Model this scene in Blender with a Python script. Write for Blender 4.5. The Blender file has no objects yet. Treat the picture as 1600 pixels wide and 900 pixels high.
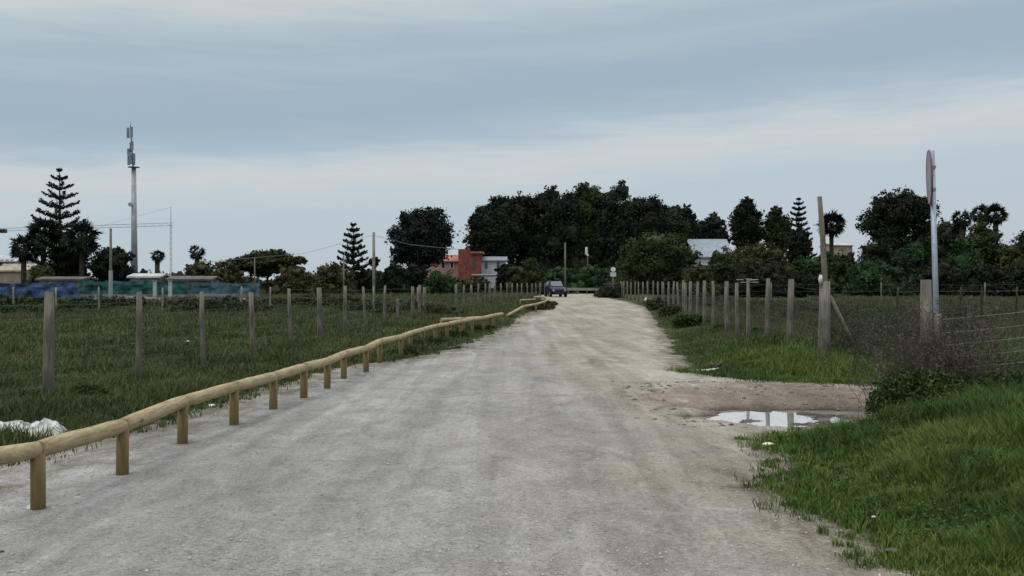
import bpy, math, random
import numpy as np
from mathutils import Vector, noise as mnoise

S = bpy.context.scene
COL = S.collection
R = math.radians
F = 1500.0; HZ = 440.0; EYE = 1.65

# ------------------------------------------------------------------ camera
cam_d = bpy.data.cameras.new('camera'); cam = bpy.data.objects.new('camera', cam_d); COL.objects.link(cam)
cam.location = (0, 0, EYE); cam.rotation_euler = (R(90), 0, 0)
cam_d.sensor_width = 36; cam_d.lens = 36*F/1600; cam_d.shift_y = -(450-HZ)/1600
cam_d.clip_start = 0.1; cam_d.clip_end = 5000
S.camera = cam
S.render.resolution_x = 1024; S.render.resolution_y = 576
S.view_settings.view_transform = 'Standard'; S.view_settings.look = 'None'
S.view_settings.exposure = 0.0; S.view_settings.gamma = 1.0

# ------------------------------------------------------------------ node helpers
def lin(r, g, b):
    f = lambda c: (c/255/12.92) if c/255 <= .04045 else ((c/255+.055)/1.055)**2.4
    return (f(r), f(g), f(b), 1)
class NT:
    def __init__(s, t): s.t = t
    def n(s, typ, **kw):
        nd = s.t.nodes.new(typ)
        for k, v in kw.items():
            if k == 'ins':
                for a, b in v.items():
                    if isinstance(b, bpy.types.NodeSocket): s.t.links.new(b, nd.inputs[a])
                    else: nd.inputs[a].default_value = b
            else: setattr(nd, k, v)
        return nd
    def m(s, op, a, b=0.0, c=None, clamp=False):
        nd = s.t.nodes.new('ShaderNodeMath'); nd.operation = op; nd.use_clamp = clamp
        for i, v in enumerate((a, b) if c is None else (a, b, c)):
            if isinstance(v, bpy.types.NodeSocket): s.t.links.new(v, nd.inputs[i])
            else: nd.inputs[i].default_value = v
        return nd.outputs[0]
    def ramp(s, fac, stops, interp='LINEAR'):
        nd = s.t.nodes.new('ShaderNodeValToRGB'); nd.color_ramp.interpolation = interp
        el = nd.color_ramp.elements
        while len(el) > 1: el.remove(el[-1])
        el[0].position = stops[0][0]; el[0].color = stops[0][1]
        for p, c in stops[1:]:
            e = el.new(p); e.color = c
        s.t.links.new(fac, nd.inputs[0]); return nd.outputs[0]
    def mix(s, fac, a, b, mode='MIX'):
        nd = s.t.nodes.new('ShaderNodeMix'); nd.data_type = 'RGBA'; nd.blend_type = mode
        for i, v in ((0, fac), (6, a), (7, b)):
            if isinstance(v, bpy.types.NodeSocket): s.t.links.new(v, nd.inputs[i])
            else: nd.inputs[i].default_value = v
        return nd.outputs[2]
    def noise(s, vec, scale, detail=4, rough=.55, dist=0):
        return s.n('ShaderNodeTexNoise', ins={'Vector': vec, 'Scale': scale, 'Detail': detail, 'Roughness': rough, 'Distortion': dist}).outputs[0]
    def mapv(s, vec, scale=(1,1,1), rot=(0,0,0), loc=(0,0,0)):
        return s.n('ShaderNodeMapping', ins={'Vector': vec, 'Scale': scale, 'Rotation': rot, 'Location': loc}).outputs[0]

# ------------------------------------------------------------------ world: Nishita sky behind banded overcast
SUN_EL, SUN_AZ = 62, 235
w = bpy.data.worlds.new('World'); S.world = w; w.use_nodes = True
t = NT(w.node_tree); w.node_tree.nodes.clear()
SKY_STR = 0.10
sky = t.n('ShaderNodeTexSky', sky_type='NISHITA', sun_disc=False)
sky.sun_elevation = R(SUN_EL); sky.sun_rotation = R(SUN_AZ); sky.air_density = 1.0; sky.dust_density = 2.5
tc = t.n('ShaderNodeTexCoord').outputs['Generated']
sp = t.n('ShaderNodeSeparateXYZ', ins={0: tc}); X, Y_, Z = sp.outputs
nb = t.noise(t.mapv(tc, (2.2, 2.2, 9)), 1.6, 5, .55, .3)
nf = t.noise(t.mapv(tc, (2.5, 2.5, 26), (0, R(4), 0)), 2.6, 6, .6, .4)
band = t.m('SUBTRACT', Z, t.m('MULTIPLY', X, .082))
band = t.m('ADD', band, t.m('MULTIPLY', t.m('SUBTRACT', nb, .5), .050))
band = t.m('ADD', band, t.m('MULTIPLY', t.m('SUBTRACT', nf, .5), .045))
cl = t.ramp(t.m('MULTIPLY', band, 2.0), [
    (0.00, lin(186,195,205)), (.10, lin(184,196,205)), (.17, lin(183,198,206)), (.215, lin(192,202,207)), (.245, lin(201,206,208)), (.268, lin(194,203,208)),
    (.31, lin(170,187,200)), (.37, lin(157,177,193)), (.42, lin(159,178,194)), (.46, lin(170,186,197)),
    (.49, lin(165,182,195)), (.535, lin(178,194,201)), (.58, lin(198,204,206)), (.75, lin(192,201,205)), (1.0, lin(196,200,204))])
up = t.n('ShaderNodeMapRange', interpolation_type='SMOOTHSTEP', ins={'Value': Z, 'From Min': .27, 'From Max': .95, 'To Min': 1.0, 'To Max': 2.9}).outputs[0]
cl = t.mix(1.0, cl, t.n('ShaderNodeCombineXYZ', ins={0: up, 1: up, 2: up}).outputs[0], 'MULTIPLY')
k = 1.05/SKY_STR
cl = t.mix(1.0, cl, (k, k, k, 1), 'MULTIPLY')
fin = t.mix(.95, sky.outputs[0], cl)
bg = t.n('ShaderNodeBackground', ins={0: fin, 1: SKY_STR})
ow = t.n('ShaderNodeOutputWorld', ins={0: bg.outputs[0]})

sd = bpy.data.lights.new('sun', 'SUN'); sd.energy = 1.0; sd.angle = R(14); sd.color = (1, .97, .92)
so = bpy.data.objects.new('sun', sd); COL.objects.link(so)
dv = Vector((math.sin(R(SUN_AZ))*math.cos(R(SUN_EL)), math.cos(R(SUN_AZ))*math.cos(R(SUN_EL)), math.sin(R(SUN_EL))))
so.rotation_euler = dv.to_track_quat('Z', 'Y').to_euler()

# ------------------------------------------------------------------ materials
def mat(name, fn, rough=.8, spec=.3, bump=None):
    m = bpy.data.materials.new(name); m.use_nodes = True
    t = NT(m.node_tree); bs = m.node_tree.nodes['Principled BSDF']
    bs.inputs['Roughness'].default_value = rough; bs.inputs['Specular IOR Level'].default_value = spec
    pos = t.n('ShaderNodeNewGeometry').outputs['Position']
    obj = t.n('ShaderNodeTexCoord').outputs['Object']
    c = fn(t, pos, obj)
    h = None
    if isinstance(c, tuple) and len(c) == 2: c, h = c
    if isinstance(c, bpy.types.NodeSocket): m.node_tree.links.new(c, bs.inputs[0])
    else: bs.inputs[0].default_value = c
    if h is not None:
        b = t.n('ShaderNodeBump', ins={'Strength': (bump or (.5, .02))[0], 'Distance': (bump or (.5, .02))[1], 'Height': h})
        m.node_tree.links.new(b.outputs[0], bs.inputs['Normal'])
    return m, bs, t
def c4(*a): return (a[0], a[1], a[2], 1)

def f_leaf(a, b, c, sc=.35):
    def f(t, pos, obj):
        n1 = t.noise(pos, sc, 3, .6); n2 = t.noise(pos, 9.0, 1, .5)
        k = t.m('ADD', t.m('MULTIPLY', n1, .7), t.m('MULTIPLY', n2, .3))
        return t.ramp(k, [(.32, a), (.5, b), (.68, c)])
    return f
M = {}
def leafmat(key, a, b, c, sc=.35):
    M[key] = mat(key, f_leaf(c4(*a), c4(*b), c4(*c), sc), .75, .12)[0]
leafmat('foliage_dark', (.009,.013,.008), (.017,.022,.013), (.032,.038,.021))
leafmat('foliage_pine', (.020,.028,.012), (.038,.046,.018), (.068,.070,.028))
leafmat('foliage_blue', (.010,.014,.013), (.017,.022,.020), (.031,.037,.031))
leafmat('foliage_olive', (.026,.030,.014), (.050,.050,.022), (.080,.072,.030))
leafmat('foliage_green', (.015,.034,.013), (.028,.056,.021), (.048,.082,.030))
leafmat('foliage_grey', (.024,.030,.018), (.044,.048,.031), (.076,.074,.052), 1.2)
leafmat('weed_green', (.018,.036,.009), (.032,.058,.014), (.055,.085,.022), 3)
leafmat('weed_grey', (.020,.042,.014), (.040,.074,.026), (.080,.120,.050), 4)
leafmat('dry_twig', (.040,.036,.028), (.074,.064,.050), (.125,.108,.086), 3)

def f_grass(lo, mid, hi, sc=.8):
    def f(t, pos, obj):
        n1 = t.noise(pos, sc, 4, .6); n2 = t.noise(pos, 14, 2, .6)
        k = t.m('ADD', t.m('MULTIPLY', n1, .62), t.m('MULTIPLY', n2, .38))
        return t.ramp(k, [(.34, c4(*lo)), (.5, c4(*mid)), (.66, c4(*hi))])
    return f
M['grass_bright'] = mat('grass_bright', f_grass((.021,.046,.012), (.066,.115,.020), (.160,.205,.048), .9), .6, .2)[0]
M['grass_field'] = mat('grass_field', f_grass((.028,.042,.016), (.070,.094,.034), (.135,.150,.062), .45), .7, .15)[0]
M['grass_dry'] = mat('grass_dry', f_grass((.036,.042,.022), (.078,.082,.042), (.140,.135,.075), .8), .8, .1)[0]

def f_ground(t, pos, obj):
    n1 = t.noise(pos, .16, 5, .6); n2 = t.noise(pos, 2.2, 5, .65); n3 = t.noise(pos, 24, 4, .7)
    k = t.m('ADD', t.m('ADD', t.m('MULTIPLY', n1, .45), t.m('MULTIPLY', n2, .35)), t.m('MULTIPLY', n3, .2))
    c = t.ramp(k, [(.36, c4(.016,.028,.010)), (.48, c4(.036,.052,.018)), (.58, c4(.054,.064,.027)), (.68, c4(.085,.072,.042))])
    return c, n3
M['ground'] = mat('ground', f_ground, .95, .1, (.6, .05))[0]

def f_road(t, pos, obj):
    sp = t.n('ShaderNodeSeparateXYZ', ins={0: pos})
    nl = t.noise(t.mapv(pos, (1, .35, 1)), .55, 5, .62, .4)
    nm = t.noise(t.mapv(pos, (1, .6, 1), (0, 0, R(-12))), 2.6, 6, .68, .8)
    nf = t.noise(pos, 26, 5, .72)
    vo = t.n('ShaderNodeTexVoronoi', feature='F1', ins={'Vector': pos, 'Scale': 42.0, 'Randomness': 1.0}).outputs['Distance']
    ns = t.noise(pos, 95, 3, .7)
    rut = t.noise(t.mapv(pos, (2.6, .10, 1), (0, 0, R(6))), 1.0, 4, .6, .6)
    k = t.m('ADD', t.m('MULTIPLY', nl, .24), t.m('MULTIPLY', nm, .26))
    k = t.m('ADD', k, t.m('MULTIPLY', nf, .30)); k = t.m('ADD', k, t.m('MULTIPLY', rut, .20))
    grey = t.ramp(k, [(.38, c4(.150,.142,.130)), (.46, c4(.240,.232,.218)), (.52, c4(.325,.316,.300)), (.60, c4(.47,.46,.44))])
    warm = t.ramp(k, [(.38, c4(.165,.136,.102)), (.46, c4(.265,.230,.183)), (.52, c4(.36,.320,.262)), (.60, c4(.50,.458,.388))])
    wn = t.noise(pos, .35, 4, .6)
    wf = t.n('ShaderNodeMapRange', interpolation_type='SMOOTHSTEP', ins={'Value': t.m('ADD', sp.outputs[0], t.m('MULTIPLY', t.m('SUBTRACT', wn, .5), 6)), 'From Min': -1.4, 'From Max': 2.4, 'To Min': .08, 'To Max': 1.0}).outputs[0]
    c = t.mix(wf, grey, warm)
    # soil showing through at the side track, trampled and reddish
    dx = t.m('DIVIDE', t.m('SUBTRACT', sp.outputs[0], 4.2), 2.9); dy = t.m('DIVIDE', t.m('SUBTRACT', sp.outputs[1], 13.6), 2.5)
    d = t.m('SQRT', t.m('ADD', t.m('MULTIPLY', dx, dx), t.m('MULTIPLY', dy, dy)))
    d = t.m('ADD', d, t.m('MULTIPLY', t.m('SUBTRACT', nm, .5), 1.2))
    sf = t.n('ShaderNodeMapRange', interpolation_type='SMOOTHSTEP', ins={'Value': d, 'From Min': .45, 'From Max': 1.15, 'To Min': .85, 'To Max': 0.0}).outputs[0]
    soil = t.ramp(k, [(.38, c4(.11,.085,.068)), (.5, c4(.20,.155,.125)), (.62, c4(.31,.255,.21))])
    c = t.mix(sf, c, soil)
    ed = t.n('ShaderNodeAttribute', attribute_name='edge').outputs['Fac']
    ed = t.m('ADD', ed, t.m('MULTIPLY', t.m('SUBTRACT', nm, .5), 1.3))
    ef = t.n('ShaderNodeMapRange', interpolation_type='SMOOTHSTEP', ins={'Value': ed, 'From Min': -.05, 'From Max': .60, 'To Min': .85, 'To Max': 0.0}).outputs[0]
    c = t.mix(ef, c, t.ramp(k, [(.4, c4(.07,.06,.035)), (.5, c4(.14,.12,.082)), (.6, c4(.23,.195,.145))]))
    # dark debris flecks / pits
    pit = t.noise(t.mapv(pos, (1, .7, 1)), 11, 3, .75)
    pf = t.n('ShaderNodeMapRange', ins={'Value': pit, 'From Min': .62, 'From Max': .72, 'To Min': 0, 'To Max': .7}).outputs[0]
    c = t.mix(pf, c, c4(.11,.10,.088))
    # pale stones set in the surface
    wf2 = t.n('ShaderNodeMapRange', ins={'Value': ns, 'From Min': .58, 'From Max': .68, 'To Min': 0, 'To Max': .6}).outputs[0]
    c = t.mix(wf2, c, c4(.52,.51,.49))
    wet = t.n('ShaderNodeMapRange', interpolation_type='SMOOTHSTEP', ins={'Value': t.m('ADD', sp.outputs[2], t.m('MULTIPLY', t.m('SUBTRACT', nm, .5), .05)), 'From Min': -.105, 'From Max': -.040, 'To Min': .8, 'To Max': 0}).outputs[0]
    c = t.mix(wet, c, c4(.052,.047,.032))
    h = t.m('ADD', t.m('MULTIPLY', nf, .6), t.m('ADD', t.m('MULTIPLY', vo, .5), t.m('MULTIPLY', nm, 1.2)))
    return c, h
M['road'] = mat('road', f_road, .95, .12, (1.0, .05))[0]

def f_wood(a, b, c, sc=6, st=(8, 8, .8)):
    def f(t, pos, obj):
        g = t.noise(t.mapv(obj, st), sc, 5, .65, .4); n = t.noise(obj, 1.7, 3, .5)
        k = t.m('ADD', t.m('MULTIPLY', g, .6), t.m('MULTIPLY', n, .4))
        return t.ramp(k, [(.36, c4(*a)), (.5, c4(*b)), (.64, c4(*c))]), g
    return f
def f_rail(t, pos, obj):
    g = t.noise(t.mapv(obj, (16, 1.1, 16)), 2.4, 6, .7, .6); n = t.noise(obj, 2.1, 4, .6)
    kn = t.n('ShaderNodeTexVoronoi', feature='F1', ins={'Vector': t.mapv(pos, (5, 2.6, 5)), 'Scale': 1.0, 'Randomness': 1.0}).outputs['Distance']
    k = t.m('ADD', t.m('MULTIPLY', g, .62), t.m('MULTIPLY', n, .38))
    c = t.ramp(k, [(.33, c4(.13,.092,.048)), (.44, c4(.27,.205,.115)), (.54, c4(.37,.295,.175)), (.66, c4(.46,.39,.25))])
    kf = t.n('ShaderNodeMapRange', ins={'Value': kn, 'From Min': .06, 'From Max': .15, 'To Min': .8, 'To Max': 0}).outputs[0]
    return t.mix(kf, c, c4(.10,.062,.032)), g
M['rail_wood'] = mat('rail_wood', f_rail, .8, .15, (.5, .012))[0]
M['rail_post'] = mat('rail_post', f_wood((.105,.075,.033), (.17,.125,.055), (.235,.18,.085), 3, (9, 9, 1.2)), .8, .2, (.4, .01))[0]
M['old_wood'] = mat('old_wood', f_wood((.075,.068,.056), (.135,.122,.100), (.215,.20,.165), 3, (10, 10, .9)), .9, .1, (.5, .012))[0]
M['old_wood_pale'] = mat('old_wood_pale', f_wood((.13,.12,.10), (.22,.205,.17), (.31,.29,.245), 3, (10, 10, .9)), .9, .1, (.5, .012))[0]
M['old_wood_mid'] = mat('old_wood_mid', f_wood((.10,.092,.076), (.17,.158,.132), (.25,.235,.20), 3, (10, 10, .9)), .9, .1, (.5, .012))[0]
M['bark'] = mat('bark', f_wood((.022,.018,.014), (.045,.038,.03), (.08,.066,.05), 3, (4, 4, .8)), .9, .1, (.6, .03))[0]
def simple(name, col, rough=.6, metal=0, var=.12, sc=3):
    def f(t, pos, obj):
        n = t.noise(obj, sc, 5, .65)
        lo = c4(*[v*(1-var*2) for v in col]); hi = c4(*[min(1, v*(1+var)) for v in col])
        return t.ramp(n, [(.35, lo), (.6, hi)])
    m, bs, t = mat(name, f, rough); bs.inputs['Metallic'].default_value = metal; M[name] = m
simple('wire', (.14,.135,.125), .7, .3)
simple('wire_light', (.24,.24,.22), .6, .2)
simple('galv', (.30,.34,.39), .45, .55, .1, 6)
simple('sign_back', (.30,.28,.33), .5, .3, .15, 5)
simple('sign_red', (.15,.05,.06), .5)
simple('white_plastic', (.62,.60,.56), .45, 0, .15, 8)
simple('black_plastic', (.015,.015,.017), .4)
simple('sack', (.42,.42,.38), .6, 0, .35, 9)
simple('stone', (.40,.38,.35), .9, 0, .2, 14)
simple('wall_white', (.42,.44,.48), .8, 0, .12, 1)
simple('wall_tan', (.30,.245,.19), .85, 0, .2, 1)
simple('wall_salmon', (.36,.21,.175), .85, 0, .1, 1)
simple('wall_brick', (.20,.062,.045), .9, 0, .2, 2)
simple('roof_tile', (.30,.13,.085), .85, 0, .2, 3)
simple('roof_pale', (.42,.42,.42), .8, 0, .15, 1)
simple('roof_dark', (.10,.085,.08), .8, 0, .2, 1)
simple('roof_blue', (.22,.255,.285), .55, .1, .1, 1)
simple('blue_tarp', (.030,.065,.145), .55, 0, .42, 1.3)
simple('teal_net', (.016,.082,.080), .8, 0, .42, 1.3)
simple('blue_net', (.045,.10,.13), .8, 0, .35, 1.3)
simple('concrete', (.20,.19,.18), .9, 0, .25, 1)
simple('mud_heap', (.105,.095,.082), .95, 0, .35, 1.5)
simple('clod', (.20,.165,.13), .95, 0, .3, 3)
simple('mast_grey', (.30,.31,.33), .6, .2, .1, 1)
simple('antenna_grey', (.16,.20,.24), .5, .1, .15, 1)
simple('crane_steel', (.30,.29,.30), .6, .1, .1, 1)
simple('car_paint', (.005,.006,.020), .4, .2, .1, 1)
simple('tyre', (.012,.012,.012), .85)
simple('car_lamp', (.25,.25,.25), .2)
simple('litter_yellow', (.75,.76,.52), .6, 0, .05)
m, bs, t_ = mat('glass_dark', lambda t, p, o: c4(.03,.035,.04), .08, .6); M['glass_dark'] = m
m, bs, t_ = mat('glass_sky', lambda t, p, o: c4(.08,.10,.12), .15, .6); bs.inputs['Metallic'].default_value = .2; M['glass_sky'] = m
# still water
m = bpy.data.materials.new('water'); m.use_nodes = True; tt = NT(m.node_tree)
bs = m.node_tree.nodes['Principled BSDF']; bs.inputs[0].default_value = (.80,.80,.77,1); bs.inputs['Metallic'].default_value = .8
bs.inputs['Roughness'].default_value = .03; bs.inputs['IOR'].default_value = 1.9; bs.inputs['Specular IOR Level'].default_value = .9
M['water'] = m

# ------------------------------------------------------------------ mesh helpers
def tag(o, label=None, cat=None, group=None, kind=None):
    if label: o['label'] = label
    if cat: o['category'] = cat
    if group: o['group'] = group
    if kind: o['kind'] = kind
    return o
def empty(name, loc, label, cat, group=None):
    o = bpy.data.objects.new(name, None); COL.objects.link(o); o.location = loc; o.empty_display_size = .2
    return tag(o, label, cat, group)
def npmesh(name, V, Fq, material, parent=None, smooth=False):
    """V (n,3); Fq list of arrays (m,k) with constant k each; world coords if no parent else local to it"""
    me = bpy.data.meshes.new(name)
    if not isinstance(Fq, list): Fq = [Fq]
    V = np.asarray(V, dtype=np.float32)
    me.vertices.add(len(V)); me.vertices.foreach_set('co', V.ravel())
    idx = np.concatenate([np.asarray(f, dtype=np.int32).ravel() for f in Fq])
    tot = np.concatenate([np.full(len(f), f.shape[1], dtype=np.int32) for f in map(np.asarray, Fq)])
    st = np.concatenate([[0], np.cumsum(tot)[:-1]]).astype(np.int32)
    me.loops.add(len(idx)); me.loops.foreach_set('vertex_index', idx)
    me.polygons.add(len(tot)); me.polygons.foreach_set('loop_start', st); me.polygons.foreach_set('loop_total', tot)
    if smooth: me.polygons.foreach_set('use_smooth', np.ones(len(tot), dtype=bool))
    me.update(calc_edges=True); me.validate()
    me.materials.append(material)
    o = bpy.data.objects.new(name, me); COL.objects.link(o)
    if parent: o.parent = parent
    return o
class MB:
    def __init__(s): s.v = []; s.f = []
    def add(s, vs, fs):
        b = len(s.v); s.v += [tuple(v) for v in vs]; s.f += [tuple(i+b for i in f) for f in fs]; return s
    def box(s, x0, y0, z0, x1, y1, z1, rz=0, c=None):
        vs = [(x, y, z) for z in (z0, z1) for y in (y0, y1) for x in (x0, x1)]
        if rz:
            cx, cy = c or ((x0+x1)/2, (y0+y1)/2); ca, sa = math.cos(rz), math.sin(rz)
            vs = [(cx+(x-cx)*ca-(y-cy)*sa, cy+(x-cx)*sa+(y-cy)*ca, z) for x, y, z in vs]
        return s.add(vs, [(0,2,3,1),(4,5,7,6),(0,1,5,4),(2,6,7,3),(0,4,6,2),(1,3,7,5)])
    def tube(s, pts, rad, n=10, cap=True, jit=0, rng=random):
        pts = [Vector(p) for p in pts]; m = len(pts)
        rad = rad if isinstance(rad, (list, tuple)) else [rad]*m
        d0 = (pts[1]-pts[0]).normalized()
        u = d0.orthogonal().normalized() if abs(d0.z) > .5 else Vector((0,0,1)).cross(d0).normalized()
        vs = []
        for i, p in enumerate(pts):
            d = (pts[min(i+1, m-1)]-pts[max(i-1, 0)]).normalized()
            u = (u-d*u.dot(d)).normalized(); w_ = d.cross(u)
            for j in range(n):
                a = 2*math.pi*j/n; r = rad[i]*(1+jit*rng.uniform(-1, 1))
                vs.append(p+(u*math.cos(a)+w_*math.sin(a))*r)
        fs = [(i*n+j, i*n+(j+1) % n, (i+1)*n+(j+1) % n, (i+1)*n+j) for i in range(m-1) for j in range(n)]
        if cap: fs += [tuple(reversed(range(n))), tuple(range((m-1)*n, m*n))]
        return s.add(vs, fs)
    def disc(s, c, r, axis, thick, n=28):
        c = Vector(c); a = Vector(axis).normalized()
        return s.tube([c-a*thick/2, c+a*thick/2], r, n)
    def build(s, name, material, parent=None, smooth=False):
        me = bpy.data.meshes.new(name); me.from_pydata(s.v, [], s.f); me.update()
        if smooth: me.polygons.foreach_set('use_smooth', [len(p.vertices) == 4 for p in me.polygons])
        me.materials.append(material)
        o = bpy.data.objects.new(name, me); COL.objects.link(o)
        if parent: o.parent = parent
        return o
def smoothstep(a, b, x):
    t = np.clip((x-a)/(b-a), 0, 1); return t*t*(3-2*t)
def vn2(x, y, seed=0):
    """vectorised 2D value noise 0..1"""
    xi = np.floor(x).astype(np.int64); yi = np.floor(y).astype(np.int64); xf = x-xi; yf = y-yi
    def h(a, b):
        n = (a*374761393+b*668265263+seed*974711) & 0xffffffff
        n = ((n ^ (n >> 13))*1274126177) & 0xffffffff
        return ((n ^ (n >> 16)) & 0xffff)/65535.0
    u = xf*xf*(3-2*xf); v = yf*yf*(3-2*yf)
    return (h(xi, yi)*(1-u)+h(xi+1, yi)*u)*(1-v)+(h(xi, yi+1)*(1-u)+h(xi+1, yi+1)*u)*v
def fbm(x, y, seed=0, o=4):
    r = 0; a = .5; tot = 0
    for i in range(o):
        r = r+a*vn2(x*2**i, y*2**i, seed+i); tot += a; a *= .5
    return r/tot
def PX(px, Y): return (px-800)/F*Y
def PZ(py, Y): return EYE+(HZ-py)/F*Y

# ------------------------------------------------------------------ road outline and height field
LY = np.array([-6, 3, 5.5, 7.2, 9.3, 10.7, 12.9, 14.4, 17.5, 19.2, 19.8, 23.6, 28, 33, 39, 44, 47, 58, 68, 82, 92, 100, 112, 126, 135])
LX = np.array([-6.5,-6.0,-5.4,-4.95,-4.5,-4.3,-4.1,-3.84,-3.45,-3.1,-2.55,-1.6,-1.1,-.66,-.13,-.05,.45,1.7,2.6,2.6,2.7,2.4,2.6,4.5,5])
RY = np.array([-6, 3, 5.0, 5.7, 6.5, 7.3, 8.4, 9.5, 9.95, 10.7, 11.6, 12.4, 13.3, 13.9, 14.2, 15.6, 15.85, 16.4, 17.7, 22, 31, 45, 62, 80, 99, 108, 116, 126, 135])
RX = np.array([3.0, 2.9, 2.65, 2.35, 2.25, 2.22, 2.36, 2.50, 2.65, 3.40, 4.25, 4.95, 5.5, 6.2, 12, 12, 5.4, 3.9, 3.3, 3.75, 4.95, 6.6, 8.7, 9.6, 9.9, 10.4, 11.6, 30, 30])
def edgeL(y): return np.interp(y, LY, LX)+(fbm(y*.9, y*0+3.3, 5)-.5)*.55+(fbm(y*5, y*0+7.3, 9)-.5)*.35
def edgeR(y):
    b = np.interp(y, RY, RX)
    return b+(fbm(y*1.1, y*0+1.7, 15)-.5)*.45+(fbm(y*4.5, y*0+2.3, 19, 5)-.5)*.7*smoothstep(60, 15, y)
DIPS = [(3.42, 12.25, .80, .90, .23), (2.75, 12.15, .55, .36, .18), (4.35, 12.75, .9, .28, .165)]
def hroad(x, y):
    x = np.asarray(x, float); y = np.asarray(y, float)
    h = (fbm(x*.5, y*.35, 31)-.5)*.05+(fbm(x*2.2, y*1.6, 41)-.5)*.022
    h = h*smoothstep(0, 5, y)
    d = np.zeros_like(h)
    for cx, cy, rx, ry, dep in DIPS:
        q = ((x-cx)/rx)**2+((y-cy)/ry)**2+(fbm(x*2.6, y*3.4, 71, 4)-.5)*2.6
        q = np.maximum(q, 0)
        d = np.maximum(d, dep*np.exp(-q*.85))
    return h-d
def hland(x, y):
    """height of grass land: rises slightly off the road"""
    x = np.asarray(x, float); y = np.asarray(y, float)
    e = np.maximum(edgeL(y)-x, x-edgeR(y))
    off = smoothstep(0.0, 1.2, e)
    b = (fbm(x*.22, y*.22, 51)-.5)*.22+(fbm(x*1.1, y*1.1, 61)-.5)*.09
    far = smoothstep(60, 130, y)
    bank = .22*smoothstep(.2, 2.2, x-edgeR(y))*smoothstep(15, 11, y)
    return hroad(x, y)-.03+off*(.05+b*(1-far)+bank)

# ground sheet: fine near, coarse far
def grid_sheet(name, xs, ys, zf, material):
    gx, gy = np.meshgrid(xs, ys); V = np.stack([gx.ravel(), gy.ravel(), zf(gx.ravel(), gy.ravel())], 1)
    nx, ny = len(xs), len(ys); i = np.arange((nx-1)*(ny-1)); r = i//(nx-1); c = i % (nx-1); a = r*nx+c
    return npmesh(name, V, np.stack([a, a+1, a+1+nx, a+nx], 1), material, smooth=True)
xs = np.concatenate([[-3000,-1200,-500,-250,-140], np.arange(-90,-16,2.0), np.arange(-16,16,.2), np.arange(16,90,2.0), [140,250,500,1200,3000]])
ys = np.concatenate([[-300,-60,-20], np.arange(-8,4,1.0), np.arange(4,30,.16), np.arange(30,60,.5), np.arange(60,140,1.5), [160,220,320,500,1000,3000]])
g = grid_sheet('ground', xs, ys, hland, M['ground']); tag(g, 'dark patchy grass land either side of the track', kind='structure')

# road strip
rows = np.concatenate([np.arange(-5, 4, .25), np.arange(4, 24, .055), np.arange(24, 60, .18), np.arange(60, 131, .6)])
NC = 170
el = edgeL(rows); er = edgeR(rows)
u = np.linspace(0, 1, NC)
gx = el[:, None]*(1-u)+er[:, None]*u; gy = np.repeat(rows[:, None], NC, 1)
gy = gy+(fbm(gx*3, gy*3, 77)-.5)*.06*(smoothstep(4, 6, gy)*smoothstep(30, 20, gy))
gz = hroad(gx.ravel(), gy.ravel())+.004
gz = gz-.05*np.repeat(0, len(gz))
edge = np.minimum(u, 1-u); edge = np.broadcast_to(edge, gx.shape).ravel()*np.repeat(er-el, NC)
gz = gz-.03*(1-smoothstep(0, .12, edge))
V = np.stack([gx.ravel(), gy.ravel(), gz], 1)
nr = len(rows); i = np.arange((NC-1)*(nr-1)); r_ = i//(NC-1); c_ = i % (NC-1); a = r_*NC+c_
road = npmesh('road', V, np.stack([a, a+1, a+1+NC, a+NC], 1), M['road'], smooth=True)
at = road.data.attributes.new('edge', 'FLOAT', 'POINT'); at.data.foreach_set('value', (edge*np.where(np.broadcast_to(u, gx.shape).ravel() < .5, .45, 1)).astype(np.float32))
tag(road, 'pale gravel track running into the distance', kind='structure')

# puddle water: level sheet, shoreline made by the hollow in the road
WL = -.10
def water_sheet(pts, name, label):
    mb = MB(); cx = sum(p[0] for p in pts)/len(pts); cy = sum(p[1] for p in pts)/len(pts)
    vs = [(cx, cy, WL)]+[(p[0], p[1], WL) for p in pts]; n = len(pts)
    mb.add(vs, [(0, 1+i, 1+(i+1) % n) for i in range(n)])
    o = mb.build(name, M['water']); tag(o, label, kind='structure'); return o
def ell(cx, cy, rx, ry, n=40): return [(cx+rx*math.cos(2*math.pi*i/n), cy+ry*math.sin(2*math.pi*i/n)) for i in range(n)]
water_sheet(ell(3.45, 12.8, 1.7, 1.75), 'puddle', 'shallow puddle of still water at the mouth of the side track')

# ------------------------------------------------------------------ grass
rng = np.random.default_rng(7)
def blades(name, P, h, wdt, material, lean=.45, label='', kind='stuff'):
    """P (n,3) roots; h,wdt (n,)"""
    n = len(P); ang = rng.uniform(0, 2*np.pi, n); la = rng.uniform(0, 2*np.pi, n); lm = rng.uniform(.1, 1, n)*lean*h
    dx = np.cos(ang)*wdt/2; dy = np.sin(ang)*wdt/2; lx = np.cos(la)*lm; ly = np.sin(la)*lm
    V = np.empty((n, 5, 3), np.float32)
    V[:, 0] = P+np.stack([-dx, -dy, -h*.08], 1); V[:, 1] = P+np.stack([dx, dy, -h*.08], 1)
    V[:, 2] = P+np.stack([dx*.75+lx*.35, dy*.75+ly*.35, h*.6], 1); V[:, 3] = P+np.stack([-dx*.75+lx*.35, -dy*.75+ly*.35, h*.6], 1)
    V[:, 4] = P+np.stack([lx, ly, h], 1)
    b = (np.arange(n)*5)[:, None]
    o = npmesh(name, V.reshape(-1, 3), [b+np.array([[0,1,2,3]]), b+np.array([[3,2,4]])], material)
    return tag(o, label, kind=kind)
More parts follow.
